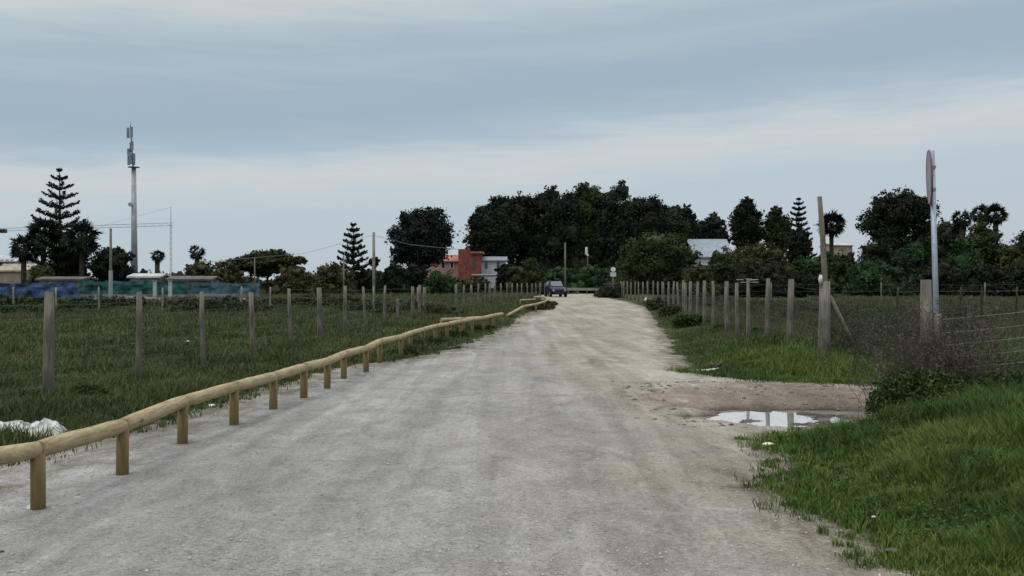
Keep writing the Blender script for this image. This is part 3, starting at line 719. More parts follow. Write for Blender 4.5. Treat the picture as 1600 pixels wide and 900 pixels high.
# ------------------------------------------------------------------ background trees (left to right)
araucaria('star_pine', 'tall tiered star pine at far left with palms round its foot', 93, 262, 112, 4.1, 11, 201, zb=3.2)
palm('fan_palm', 'leftmost shaggy palm beside the tall star pine', 38, 368, 108, 2.0, 203, 44)
palm('fan_palm', 'wide dark palm just right of the tall star pine', 128, 345, 110, 2.4, 204, 52)
palm('fan_palm', 'dark palm left of and below the tall star pine', 68, 342, 111, 2.3, 205, 52)
tree('leafy_bush', 'grey-green bush under the left star pine behind the blue tarp', 'bush', 40, 90, 405, 442, 103, 'foliage_pine', 3500, 206, k=6)
tree('dense_tree', 'dark foliage mass filling the foot of the tall star pine', 'tree', 70, 145, 372, 442, 113, 'foliage_dark', 8000, 207)
tree('stone_pine', 'dark flat-topped pine between the thin pole and the antenna mast', 'tree', 136, 216, 383, 440, 118, 'foliage_dark', 9000, 208, flat=.8)
tree('leafy_bush', 'low dark bush between the antenna mast and the small palm', 'bush', 205, 250, 418, 442, 112, 'foliage_dark', 2500, 209, k=6)
palm('fan_palm', 'small palm standing alone right of the antenna mast', 246, 391, 115, 1.0, 210, 34)
palm('fan_palm', 'small palm rising from the bushes left of the broad umbrella pine', 308, 384, 115, 1.1, 211, 34)
tree('leafy_bush', 'dark bush below the small palm right of the crane', 'bush', 282, 345, 402, 440, 114, 'foliage_pine', 5000, 212)
tree('leafy_bush', 'green bush left of the broad umbrella pine', 'bush', 325, 385, 400, 442, 112, 'foliage_olive', 4500, 213)
tree('stone_pine', 'broad umbrella-shaped pine behind the right end of the green netting', 'tree', 356, 480, 387, 436, 116, 'foliage_pine', 14000, 214, k=16, flat=.75)
tree('leafy_bush', 'olive-green bush right below the broad umbrella pine', 'bush', 425, 495, 410, 445, 104, 'foliage_olive', 5000, 215)
tree('leafy_bush', 'low olive bush in front of the small star pine', 'bush', 485, 560, 407, 445, 106, 'foliage_olive', 5500, 216)
araucaria('star_pine', 'small tiered star pine left of the bare pole', 552, 350, 110, 1.75, 8, 217, zb=3.0, dens=1.2)
tree('leafy_bush', 'low dark bush right of the small star pine', 'bush', 545, 605, 412, 446, 112, 'foliage_pine', 4500, 218)
tree('round_tree', 'tiny ball-shaped dark tree beside the bare pole', 'tree', 576, 594, 400, 420, 108, 'foliage_dark', 900, 219, k=4)
tree('leafy_bush', 'dark bush under the left side of the large round tree', 'bush', 592, 640, 406, 442, 112, 'foliage_dark', 4000, 220)
tree('round_tree', 'large round dark tree standing alone above the salmon house', 'tree', 604, 710, 320, 428, 125, 'foliage_blue', 16000, 221, k=18, core=.5, rmin=.22, rmax=.36, clump=.2, size=.34)
tree('leafy_bush', 'dark bush at the foot of the large round tree', 'bush', 618, 672, 408, 444, 118, 'foliage_dark', 4500, 222)
tree('leafy_bush', 'green hedge in front of the salmon house', 'hedge', 660, 722, 417, 446, 112, 'foliage_green', 3500, 223, k=6)
# the big grove
for i, (a, b, tp, bt, Y, mk, lab) in enumerate([
    (722, 820, 326, 412, 148, 'foliage_dark', 'leftmost tree of the big dark grove, spreading over the white house'),
    (736, 862, 301, 400, 154, 'foliage_dark', 'rounded dark tree forming the left shoulder of the big grove'),
    (800, 925, 289, 442, 153, 'foliage_dark', 'tall dark tree of the grove directly behind the parked car'),
    (862, 985, 281, 442, 156, 'foliage_pine', 'tallest tree at the middle of the big dark grove'),
    (920, 1018, 285, 442, 152, 'foliage_dark', 'dark tree just right of the tallest tree of the grove'),
    (950, 1058, 300, 430, 150, 'foliage_dark', 'rounded dark tree on the right shoulder of the big grove'),
    (1012, 1080, 315, 430, 158, 'foliage_pine', 'lower dark tree where the grove slopes down on the right'),
    (1040, 1096, 316, 430, 160, 'foliage_dark', 'last tall tree at the right end of the big grove')]):
    tree('grove_tree', lab, 'tree', a, b, tp, bt, Y, mk, 20000, 230+i, k=30, rmin=.2, rmax=.3, clump=.2, core=.66)
tree('leafy_bush', 'dark bush hiding the right corner of the small white house', 'bush', 772, 812, 406, 446, 124, 'foliage_dark', 4500, 291)
tree('leafy_bush', 'low scrub at the foot of the red brick house', 'bush', 716, 772, 430, 448, 118, 'foliage_pine', 3500, 292)
tree('leafy_bush', 'rounded grey-green bush left of the parked car', 'bush', 790, 850, 398, 446, 122, 'foliage_pine', 6500, 240)
tree('leafy_bush', 'dark green bush directly behind the parked car', 'bush', 845, 905, 412, 450, 132, 'foliage_green', 5000, 241)
tree('leafy_bush', 'dark green bush left of the small white road sign', 'bush', 895, 965, 408, 452, 134, 'foliage_green', 6500, 242)
tree('spreading_pine', 'spreading olive-topped pine right of the small white road sign', 'tree', 955, 1096, 354, 450, 122, 'foliage_pine', 19000, 243, k=20, rmin=.24, rmax=.4)
tree('leafy_bush', 'brownish bush at the right foot of the spreading pine', 'bush', 1060, 1120, 405, 448, 100, 'foliage_olive', 5500, 244)
tree('dense_tree', 'dark tree behind the ridge of the grey-roofed house', 'tree', 1086, 1142, 333, 400, 172, 'foliage_dark', 7500, 245)
tree('dense_tree', 'tall rounded dark tree right of the grey-roofed house', 'tree', 1137, 1197, 304, 400, 165, 'foliage_dark', 10500, 246, k=14)
tree('dense_tree', 'dark tree between the tall rounded tree and the slender star pine', 'tree', 1190, 1238, 318, 405, 168, 'foliage_pine', 8000, 247)
tree('leafy_bush', 'broad olive bush in front of the grey-roofed house', 'bush', 1112, 1245, 370, 448, 118, 'foliage_olive', 14000, 248, k=16)
tree('leafy_bush', 'dark bush low behind the middle of the right-hand fence', 'bush', 1140, 1225, 402, 450, 100, 'foliage_dark', 6500, 249)
araucaria('star_pine', 'slender tiered star pine left of the tall thin pole', 1248, 308, 150, 2.6, 14, 250, zb=3, dens=.9)
tree('dense_tree', 'low dark tree at the foot of the slender star pine', 'tree', 1225, 1272, 352, 430, 148, 'foliage_dark', 5500, 251)
palm('fan_palm', 'palm with ragged fronds right behind the tall thin pole', 1299, 332, 130, 2.2, 252, 60)
tree('leafy_bush', 'dark green bush below the ragged palm', 'bush', 1230, 1335, 392, 448, 120, 'foliage_green', 9000, 253, k=14)
tree('leafy_bush', 'dark bush hiding the foot of the distant flat house', 'bush', 1285, 1350, 388, 448, 118, 'foliage_pine', 6500, 290)
tree('leafy_bush', 'bright green bush between the strainer post and the traffic sign', 'bush', 1318, 1420, 398, 448, 96, 'foliage_green', 9000, 254, k=14)
tree('dense_tree', 'big dark tree left behind the traffic sign', 'tree', 1340, 1470, 289, 400, 118, 'foliage_dark', 15000, 255, k=17, core=.5, rmin=.22, rmax=.36)
tree('dense_tree', 'dark mass of foliage at the foot of the big tree behind the sign', 'tree', 1330, 1490, 360, 450, 116, 'foliage_dark', 15000, 256, k=16)
tree('dense_tree', 'dark tree just right of the traffic sign pole', 'tree', 1440, 1520, 335, 450, 112, 'foliage_dark', 9500, 257)
palm('fan_palm', 'leftmost of the three palms right of the traffic sign', 1503, 330, 110, 1.3, 258, 40)
palm('fan_palm', 'middle of the three palms right of the traffic sign', 1532, 320, 112, 1.4, 259, 40)
palm('fan_palm', 'rightmost of the three palms right of the traffic sign', 1556, 319, 110, 1.5, 260, 42)
tree('dense_tree', 'dark green tree under the three palms', 'tree', 1495, 1580, 342, 448, 108, 'foliage_pine', 11000, 261)
tree('dense_tree', 'dark brownish tree cut by the right edge of the picture', 'tree', 1560, 1680, 350, 448, 106, 'foliage_dark', 12000, 262)
for i, (a, b, tp, lab) in enumerate([(1430, 1510, 405, 'dark hedge bush directly behind the traffic sign pole'), (1500, 1590, 408, 'dark hedge bush below the three palms'), (1575, 1690, 404, 'dark hedge bush at the right edge of the picture'), (1210, 1300, 420, 'low hedge bush behind the strainer post')]):
    tree('leafy_bush', lab, 'bush', a, b, tp, 450, 98, 'foliage_dark', 6500, 270+i)
for i, (a, b, tp, Y_, mk, lab) in enumerate([(1098, 1160, 388, 110, 'foliage_pine', 'green bush at the foot of the grey-roofed house'), (1395, 1470, 372, 112, 'foliage_green', 'green tree below the right side of the big tree behind the sign'), (1470, 1540, 366, 104, 'foliage_green', 'green bushy tree right behind the traffic sign'), (1555, 1640, 372, 102, 'foliage_pine', 'green bushy tree under the rightmost palm')]):
    tree('leafy_bush', lab, 'bush', a, b, tp, 448, Y_, mk, 7500, 300+i)
# off to both sides, just outside the picture
tree('dense_tree', 'dark tree beyond the left edge behind the white house', 'tree', -120, 10, 385, 445, 125, 'foliage_dark', 7000, 280)

rg = random.Random(9); bl = []
for i in range(150):
    x_ = -130+260*i/149; h_ = rg.uniform(1.6, 3.2)+(.8 if -20 < x_ < 20 else 0)
    bl.append((x_, 178+rg.uniform(-6, 6), h_*.4, 2.6, 2.6, h_*.9))
o = crown('distant_wood', bl, 26000, .45, M['foliage_dark'], None, 900, core=.75); tag(o, 'low dark belt of far-off trees closing the horizon', kind='stuff')

# ------------------------------------------------------------------ buildings
def gable_house(name, label, px0, px1, peave, pridge, Y, depth, wallm, roofm, cat='house', wins=(), winm='glass_dark', base=0, ridge_x=True, ov=.25):
    x0, x1 = PX(px0, Y), PX(px1, Y); cx = (x0+x1)/2; wz = PZ(peave, Y); rz = PZ(pridge, Y)
    root = empty(name, (cx, Y, 0), label, cat); hw = (x1-x0)/2
    mb = MB(); mb.box(-hw, 0, -.3, hw, depth, wz)
    if not ridge_x: mb.add([(-hw,0,wz),(hw,0,wz),(0,0,rz),(-hw,depth,wz),(hw,depth,wz),(0,depth,rz)], [(0,1,2),(5,4,3)])
    else: mb.add([(-hw,0,wz),(-hw,depth,wz),(-hw,depth/2,rz),(hw,0,wz),(hw,depth,wz),(hw,depth/2,rz)], [(0,2,1),(3,4,5)])
    mb.build('wall', M[wallm], root)
    mb = MB(); t_ = .18
    if ridge_x:
        for s in (0, 1):
            ye = -ov if s == 0 else depth+ov
            ze = wz-(rz-wz)*ov/(depth/2)
            q = [(-hw-ov,ye,ze+.02),(hw+ov,ye,ze+.02),(hw+ov,depth/2,rz+.02),(-hw-ov,depth/2,rz+.02)]
            mb.add(q+[(a,b,c+t_) for a,b,c in q], [(0,1,2,3),(7,6,5,4),(0,4,5,1),(1,5,6,2),(2,6,7,3),(3,7,4,0)])
    else:
        for s in (-1, 1):
            xe = s*(hw+ov); ze = wz-(rz-wz)*ov/hw
            q = [(xe,-ov,ze+.02),(xe,depth+ov,ze+.02),(0,depth+ov,rz+.02),(0,-ov,rz+.02)]
            mb.add(q+[(a,b,c+t_) for a,b,c in q], [(0,1,2,3),(7,6,5,4),(0,4,5,1),(1,5,6,2),(2,6,7,3),(3,7,4,0)])
    mb.build('roof', M[roofm], root)
    for (a, b, c, d) in wins:
        X0, X1, Z1, Z0 = PX(a, Y)-cx, PX(b, Y)-cx, PZ(c, Y), PZ(d, Y)
        mb = MB(); fw = .08
        mb.box(X0-fw,-.06,Z0-fw,X1+fw,-.003,Z0); mb.box(X0-fw,-.06,Z1,X1+fw,-.003,Z1+fw); mb.box(X0-fw,-.06,Z0,X0,-.003,Z1); mb.box(X1,-.06,Z0,X1+fw,-.003,Z1)
        fo = mb.build('window', M['wall_white'], root)
        mb = MB(); mb.box(X0,-.03,Z0,X1,-.004,Z1); mb.build('pane', M[winm], fo)
    return root
gable_house('white_house', 'white house with a row of windows at the far left edge', -60, 24, 409, 400, 150, 8, 'wall_white', 'roof_pale', wins=[(1,6,406,417),(9,14,406,417),(17,21,406,417),(-10,-4,406,417)])
gable_house('low_house', 'low tan masonry outbuilding at the far left edge', -40, 40, 424, 414, 122, 6, 'wall_tan', 'wall_tan', 'house', ridge_x=True)
gable_house('salmon_house', 'salmon-coloured house with tiled roof below the large round tree', 655, 722, 409, 399, 140, 8, 'wall_salmon', 'roof_tile', wins=[(668,672,410,419),(690,695,410,419),(704,708,410,419)])
mb_r = empty('brick_house', (PX(733, 138), 138, 0), 'red brick house between the salmon house and the white one', 'house')
x0, x1 = PX(716,138)-PX(733,138), PX(752,138)-PX(733,138); zt = PZ(389,138)
mb = MB(); mb.box(x0,0,-.3,x1,8,PZ(396,138)); mb.box(x0,0,PZ(396,138)+.003,x0+1.6,3,zt); mb.build('wall', M['wall_brick'], mb_r)
mb = MB(); mb.box(x0+1.7,-.3,PZ(396,138)+.004,x1+.3,8.3,PZ(394,138)+.1); mb.build('roof', M['roof_tile'], mb_r)
for a_, b_ in ((728, 731), (738, 742)):
    mb = MB(); mb.box(PX(a_,138)-PX(733,138),-.05,PZ(420,138),PX(b_,138)-PX(733,138),-.003,PZ(408,138)); fo = mb.build('window', M['glass_dark'], mb_r)
gable_house('pale_house', 'small white house half hidden under the left of the grove', 752, 790, 408, 402, 139, 7, 'wall_white', 'roof_blue', wins=[(757,762,408,420),(776,781,408,422)])
root = empty('porch', (PX(762, 130), 130, 0), 'dark blue awning with a white front bar before the small white house', 'awning')
mb = MB(); mb.box(-2.2,0,PZ(432,130),2.6,2.4,PZ(430,130)); mb.build('canopy', M['blue_tarp'], root)
mb = MB(); mb.box(-2.2,-.05,PZ(430,130),1.6,-.003,PZ(428.6,130)); mb.build('fascia', M['white_plastic'], root)
for xx in (-2.0, 2.2):
    mb = MB(); mb.tube([(xx,.1,-.1),(xx,.1,PZ(432,130)-.003)], .06, 8); mb.build('leg', M['mast_grey'], root)
# white vehicle roof seen over the fence
gable_house('grey_roof_house', 'house with a pale grey-blue sloping roof between the grove and the olive bush', 1086, 1146, 402, 373, 150, 12, 'wall_white', 'roof_blue')
gable_house('distant_house', 'distant flat pale house just right of the ragged palm', 1303, 1332, 384, 380, 180, 8, 'wall_tan', 'roof_pale')
gable_house('small_shed', 'long low shed with a pale roof behind the green netting', 203, 248, 434, 430, 97, 3, 'concrete', 'roof_pale', 'shed')
gable_house('small_shed', 'low shed with a grey roof behind the blue tarp', 60, 128, 438, 435, 98, 3, 'concrete', 'roof_dark', 'shed')
gable_house('small_shed', 'brownish shed roof behind the netting right of the crane', 262, 330, 438, 434, 98, 3, 'concrete', 'roof_dark', 'shed')

# tarp and netting fence
def sheet_fence(name, label, px0, px1, Y, ptop, pbot, key, seed, amp=.15, base=None):
    x0, x1 = PX(px0, Y), PX(px1, Y); root = empty(name, (x0, Y, 0), label, 'fence')
    zt, zb = PZ(ptop, Y), PZ(pbot, Y); n = int((x1-x0)/.35); vs = []; rgn = random.Random(seed)
    for i in range(n+1):
        x_ = (x1-x0)*i/n; sg = .12*abs(math.sin(x_*1.05))
        for j in range(5):
            f_ = j/4; y_ = .0+amp*mnoise.noise(Vector((x_*.9, f_*2, seed)))
            vs.append((x_, y_, zb+(zt-zb)*f_-sg*(f_ if f_ > .5 else 0)))
    fs = [(i*5+j, (i+1)*5+j, (i+1)*5+j+1, i*5+j+1) for i in range(n) for j in range(4)]
    mb = MB(); mb.add(vs, fs); mb.build('sheet', M[key], root)
    k_ = int((x1-x0)/2.6)+1
    for i in range(k_+1):
        mb = MB(); xx = (x1-x0)*i/k_; mb.tube([(xx, .18, -.2), (xx+rgn.uniform(-.05,.05), .18, zt+rgn.uniform(0,.15))], .05, 7); mb.build('post', M['old_wood'], root)
    if base:
        mb = MB(); mb.box(0,-.02,-.2,x1-x0,.12,zb-.003); mb.build('plinth', M[base], root)
    return root
sheet_fence('tarp_fence', 'screen of crumpled blue tarpaulin at the far left of the field', -60, 122, 84, 441, 467, 'blue_tarp', 1, .3)
sheet_fence('netting_fence', 'teal shade netting screen behind the left field', 123, 292, 86, 438, 460, 'teal_net', 2, .12, 'concrete')
sheet_fence('netting_fence', 'faded blue-green netting screen at the right end behind the left field', 293, 405, 86.5, 441, 459, 'blue_net', 3, .1, 'concrete')
for px_, lab in ((242, 'left of two pale gate pillars in the teal netting screen'), (266, 'right of two pale gate pillars in the teal netting screen')):
    root = empty('gate_pillar', (PX(px_, 84.8), 84.8, 0), lab, 'pillar')
    mb = MB(); mb.box(-.13,-.13,-.1,.13,.13,PZ(439,85)); mb.build('shaft', M['roof_pale'], root)
    mb = MB(); mb.box(-.18,-.18,PZ(439,85)+.002,.18,.18,PZ(439,85)+.1); mb.build('cap', M['concrete'], root)
# long earth heaps
def heap(name, label, px0, px1, Y, ptop, key, seed):
    x0, x1 = PX(px0, Y), PX(px1, Y); cx = (x0+x1)/2; rx = (x1-x0)/2; h_ = PZ(ptop, Y)
    q = IV.copy(); nn = np.array([mnoise.fractal(Vector((v*3+seed).tolist()), 1, 2, 4) for v in q]); q = q*(1+.25*nn)[:, None]*np.array([rx, 1.6, h_])
    o = npmesh(name, q, IF, M[key]); o.location = (cx, Y, 0); return tag(o, label, 'earth heap')
heap('earth_heap', 'grey heap of earth and rubble before the teal netting', 135, 262, 76, 462, 'mud_heap', 3)
heap('earth_heap', 'long low heap of brown earth before the blue-green netting', 300, 420, 74, 466, 'mud_heap', 9)

# ------------------------------------------------------------------ antenna mast, crane, poles
Y = 160; root = empty('antenna_mast', (PX(209, Y), Y, 0), 'very tall slim grey mast carrying stacked antenna panels', 'mast')
zp = PZ(262, Y)
mb = MB(); mb.tube([(.12,0,-.3),(0,0,zp)], [.58,.36], 16); mb.build('pole', M['mast_grey'], root, True)
mb = MB(); mb.disc((0,0,zp+.08), .95, (0,0,1), .12, 16); mb.build('platform', M['antenna_grey'], root)
mb = MB(); mb.tube([(-.1,0,zp+.15),(-.55,0,PZ(196,Y))], [.16,.09], 8); mb.build('spine', M['antenna_grey'], root)
for (ox, oy, za, zb_) in ((-.85,-.25,200,216),(-.25,-.3,199,215),(-.6,.35,222,238),(-.15,-.3,221,235),(-.75,-.2,243,258),(.12,-.25,240,258),(-.35,-.4,240,257),(-.9,.1,232,242)):
    mb = MB(); mb.box(ox-.2,oy-.1,PZ(zb_,Y),ox+.2,oy+.1,PZ(za,Y)); mb.build('antenna_panel', M['antenna_grey'], root)
mb = MB(); mb.disc((-.35,-.6,PZ(320,Y)), .35, (0,1,0), .2, 14); mb.build('dish', M['mast_grey'], root)
mb = MB(); mb.tube([(-.5,0,PZ(196,Y)),(-.5,0,PZ(190,Y))], .03, 5); mb.build('lightning_rod', M['antenna_grey'], root)

Y = 260; root = empty('tower_crane', (PX(267, Y), Y, 0), 'thin distant tower crane with a long horizontal jib crossing behind the mast', 'crane')
def lattice(mb, p, q, w_, step, r=.05):
    p, q = Vector(p), Vector(q); d = (q-p); L = d.length; d.normalize()
    u1 = Vector((0,1,0)); u2 = d.cross(u1).normalized(); n = int(L/step)
    cs = [(u1*a+u2*b)*w_/2 for a, b in ((-1,-1),(1,-1),(1,1),(-1,1))]
    for c in cs: mb.tube([p+c, q+c], r, 4)
    for i in range(n):
        a_, b_ = p+d*L*i/n, p+d*L*(i+1)/n
        for j in range(4): mb.tube([a_+cs[j], b_+cs[(j+1) % 4]], r*.6, 3, False)
mb = MB(); lattice(mb, (0,0,-.3), (0,0,PZ(352,Y)), .4, 1.4, .03); mb.build('tower', M['crane_steel'], root)
mb = MB(); lattice(mb, (.6,0,PZ(352,Y)+.3), (PX(-30,Y)-PX(267,Y),0,PZ(360,Y)), .75, 2.2, .035); mb.build('jib', M['crane_steel'], root)
mb = MB(); mb.tube([(0,0,PZ(352,Y)),(0,0,PZ(322,Y))], [.10,.05], 5); mb.build('apex', M['crane_steel'], root)
mb = MB(); mb.tube([(0,0,PZ(324,Y)),(PX(150,Y)-PX(267,Y),0,PZ(355,Y))], .03, 4); mb.build('tie_rod', M['crane_steel'], root)
mb = MB(); mb.box(PX(-8,Y)-PX(267,Y),-.8,PZ(364,Y),PX(9,Y)-PX(267,Y),.8,PZ(358,Y)); mb.build('counterweight', M['black_plastic'], root)

def pole(px, pt, pb, Y, r0, r1, label, key, lean=0, name='utility_pole', extra=None):
    root = empty(name, (PX(px, Y), Y, 0), label, 'pole'); H = PZ(pt, Y)
    mb = MB(); mb.tube([(0,0,-.3),(lean*.5,0,H*.5),(lean,0,H)], [r0,(r0+r1)/2,r1], 10); mb.build('pole', M[key], root, True)
    return root, H
r1_, H = pole(173, 357, 470, 82, .13, .10, 'bare brown wooden pole in front of the teal netting', 'old_wood')
mb = MB(); mb.tube([(0,0,.0),(0,0,2.6)], .17, 10); mb.build('concrete_foot', M['mast_grey'], r1_)
r2_, H = pole(584, 363, 470, 95, .16, .13, 'bare grey pole right of the small star pine', 'old_wood_pale')
mb = MB(); mb.tube([(0,0,H-.3),(3,6,H-1.0),(8,16,H-1.2)], .02, 4); mb.tube([(0,0,H-.25),(-6,-4,H-2.2),(-14,-10,H-3.2)], .015, 4); mb.build('cable', M['antenna_grey'], r2_)
r3_, H = pole(883, 379, 430, 128, .13, .11, 'thin pale pole standing against the dark grove behind the parked car', 'old_wood')
r4_, H = pole(537, 400, 445, 80, .07, .06, 'short thin grey pole left of the small star pine', 'old_wood', name='thin_pole')
r5_, H = pole(398, 402, 460, 84, .06, .05, 'short thin pole at the right end of the netting screen', 'old_wood', name='thin_pole')
root = empty('lamp_post', (PX(918,136),136,0), 'small pale lamp post half hidden by the dark grove', 'lamp post')
mb = MB(); mb.tube([(0,0,-.2),(0,0,PZ(386,136))], .09, 8); mb.build('pole', M['old_wood'], root)
mb = MB(); mb.tube([(-.15,0,PZ(386,136)),(-.15,0,PZ(397,136)),(.1,-.1,PZ(400,136))], [.16,.2,.1], 8); mb.build('lantern', M['white_plastic'], root)

# small white road sign at the far bend
Y = 108; root = empty('road_sign', (PX(958,Y),Y,0), 'small white road sign on a post at the far bend', 'road sign')
mb = MB(); mb.tube([(0,0,-.2),(0,0,PZ(417,Y))], .045, 8); mb.build('pole', M['mast_grey'], root)
mb = MB(); mb.disc((0,-.07,PZ(421,Y)), .27, (0,1,0), .03, 24); mb.build('round_plate', M['white_plastic'], root)
mb = MB(); mb.box(-.33,-.09,PZ(432,Y),.33,-.06,PZ(425.5,Y)); mb.build('lower_plate', M['wall_white'], root)
# barrier across the end of the track
root = empty('crash_barrier', (PX(917,124),124,0), 'pale horizontal barrier across the far end of the track', 'barrier')
mb = MB(); mb.box(-2.6,0,.5,2.6,.08,.85); mb.build('rail', M['old_wood_pale'], root)
for xx in (-2.4,-1.2,0,1.2,2.4):
    mb = MB(); mb.box(xx-.08,.083,-.1,xx+.08,.2,.8); mb.build('post', M['old_wood'], root)
bush('dry_shrub', 'dark dry shrub at the far end of the right-hand fence', 'shrub', [(0,0,.7,1.3,1.3,.8),(-1,0,.45,.8,.8,.5)], 2200, .22, 'foliage_grey', PX(957,98), 98, 301)

# ------------------------------------------------------------------ parked car (dark blue, at the left of the far bend)
Yc = 104; root = empty('parked_car', (PX(868,Yc), Yc, .0), 'dark blue parked car at the left of the far bend', 'car'); root.rotation_euler = (0,0,R(9))
# front faces -Y ; profile stations along y: (y, half width, z low, z shoulder, z roof, roof half width)
st = [(-2.05,.62,.42,.72,.74,.50),(-1.9,.82,.30,.86,.90,.62),(-1.1,.90,.26,1.02,1.08,.70),(-.75,.91,.25,1.08,1.14,.72),(-.1,.92,.25,1.12,1.70,.62),(.5,.92,.25,1.12,1.80,.64),(1.3,.92,.25,1.12,1.78,.63),(1.85,.88,.28,1.08,1.62,.58),(2.05,.78,.40,1.0,1.10,.55)]
vs = []; fs = []
for (y_, hw, zl, zs, zr, rw) in st:
    vs += [(-hw*.92,y_,zl),(-hw,y_,(zl+zs)/2),(-hw*.98,y_,zs),(-rw,y_,zr-.05),(-rw*.6,y_,zr),(rw*.6,y_,zr),(rw,y_,zr-.05),(hw*.98,y_,zs),(hw,y_,(zl+zs)/2),(hw*.92,y_,zl)]
m_ = 10
for i in range(len(st)-1):
    for j in range(m_): fs.append((i*m_+j, i*m_+(j+1) % m_, (i+1)*m_+(j+1) % m_, (i+1)*m_+j))
fs += [tuple(range(m_)), tuple(reversed(range((len(st)-1)*m_, len(st)*m_)))]
mb = MB(); mb.add(vs, fs); mb.build('body', M['car_paint'], root, False)
mb = MB(); mb.add([(-.66,-.80,1.15),(.66,-.80,1.15),(.56,-.14,1.66),(-.56,-.14,1.66)], [(0,1,2,3)]); ws = mb.build('windscreen', M['glass_sky'], root)
ws.location = (0, -.035, .03)
mb = MB(); mb.box(-.52,-.0,1.79,.52,1.2,1.84); mb.build('roof_panel', M['car_paint'], root)
for s in (-1, 1):
    mb = MB(); mb.add([(s*.915,-.45,1.16),(s*.90,1.5,1.16),(s*.66,1.35,1.66),(s*.665,-.08,1.62)], [(0,1,2,3)]); o = mb.build('side_window', M['glass_dark'], root); o.location = (s*.02, 0, 0)
    mb = MB(); mb.tube([(s*.62,-1.99,.70),(s*.62,-2.06,.70)], [.12,.10], 12); mb.build('headlight', M['car_lamp'], root)
    mb = MB(); mb.box(min(s*.93,s*1.08),-.62,1.08,max(s*.93,s*1.08),-.5,1.2); mb.build('mirror', M['car_paint'], root)
    for yy in (-1.3, 1.3):
        mb = MB(); mb.tube([(s*.70,yy,.32),(s*.94,yy,.32)], .32, 18); wh = mb.build('wheel', M['tyre'], root)
        mb = MB(); mb.tube([(s*.942,yy,.32),(s*.955,yy,.32)], .19, 14); mb.build('rim', M['galv'], wh)
mb = MB(); mb.box(-.5,-2.10,.33,.5,-2.055,.55); mb.build('grille', M['black_plastic'], root)

# ------------------------------------------------------------------ brush and weeds near the camera
def twiggy(name, label, x, y, n, H, spread, mk, seed, seg=5, r=.003, leafn=0, leafk='dry_twig'):
    """dead brush: a fountain of branching stems in one mesh"""
    rg = random.Random(seed); mb = MB(); C = []
    for i in range(n):
        a_ = rg.uniform(0, 6.28); b0 = Vector((rg.gauss(0, spread*.45), rg.gauss(0, spread*.35), 0)); d = Vector((math.cos(a_)*rg.uniform(.05,.6), math.sin(a_)*rg.uniform(.05,.6), 1)).normalized()
        h_ = H*rg.uniform(.45, 1.05); pts = [b0.copy()]; p = b0.copy()
        for j in range(seg):
            d = (d+Vector((rg.gauss(0,.22), rg.gauss(0,.22), rg.gauss(0,.1)))).normalized(); p = p+d*h_/seg; pts.append(p.copy())
            if j > 0 and rg.random() < .8:
                d2 = (d+Vector((rg.gauss(0,.7), rg.gauss(0,.7), rg.gauss(0,.3)))).normalized(); q = p+d2*h_*rg.uniform(.15,.35); mb.tube([p, q], [r*.6, r*.3], 3, False); C.append(q)
        mb.tube(pts, [r*(1-.12*j) for j in range(seg+1)], 3, False); C.append(p)
    V = np.array([list(v) for v in mb.v], np.float32); F4 = np.array(mb.f)
    Fs = [F4]
    if leafn:
        nr = np.random.default_rng(seed); C = np.array([list(c) for c in C]); k_ = nr.integers(0, len(C), leafn)
        Pl = C[k_]+nr.normal(size=(leafn, 3))*.05*H; Vl, Fl = leaves(Pl, .035, nr, .4); Fs = [np.concatenate([F4, Fl+len(V)])]; V = np.concatenate([V, Vl])
    o = npmesh(name, V, Fs, M[mk]); o.location = (x, y, float(hland(x, y))-.02); return tag(o, label, 'shrub')
twiggy('dead_brush', 'dense tangle of dead brown brush round the foot of the cracked post', PX(1462,12.3), 12.3, 260, 1.35, .8, 'dry_twig', 401, r=.0045, leafn=5000)
twiggy('dead_brush', 'thin dead brush right of the traffic sign pole', PX(1512,13.6), 13.6, 150, 1.3, .8, 'dry_twig', 402, r=.004, leafn=2200)
twiggy('dead_brush', 'low grey brush left of the cracked post behind the side track', PX(1395,17.5), 17.5, 170, .95, 1.0, 'foliage_grey', 403, r=.006, leafn=4500)
twiggy('dead_brush', 'grey-brown brush just right of the braced strainer post', PX(1335,19.5), 19.5, 140, 1.1, .9, 'foliage_grey', 404, r=.006, leafn=4000)
twiggy('dead_brush', 'brown brush rising behind the cracked post in the pasture', PX(1440,21), 21, 150, 1.2, 1.2, 'foliage_grey', 405, r=.006, leafn=4000)
bush('green_shrub', 'dark leafy weeds in the shade at the foot of the dead brush', 'plant', [(0,0,.25,.5,.4,.3),(.35,.1,.2,.4,.3,.25),(-.3,0,.15,.35,.3,.2)], 8000, .045, 'weed_green', PX(1440,11.6), 11.6, 406, core=0)
bush('green_shrub', 'green weeds climbing the near wire fence at the right edge', 'plant', [(0,0,.18,.45,.3,.24),(.5,0,.15,.4,.3,.2)], 4000, .05, 'weed_green', PX(1560,11.9), 11.9, 407, core=0)
bush('green_shrub', 'low dark weeds at the foot of the strainer post', 'plant', [(0,0,.12,.8,.3,.22),(.9,.1,.14,.7,.3,.25),(1.6,.1,.12,.5,.3,.2)], 6000, .06, 'weed_green', PX(1300,17.6), 17.6, 408, core=0)
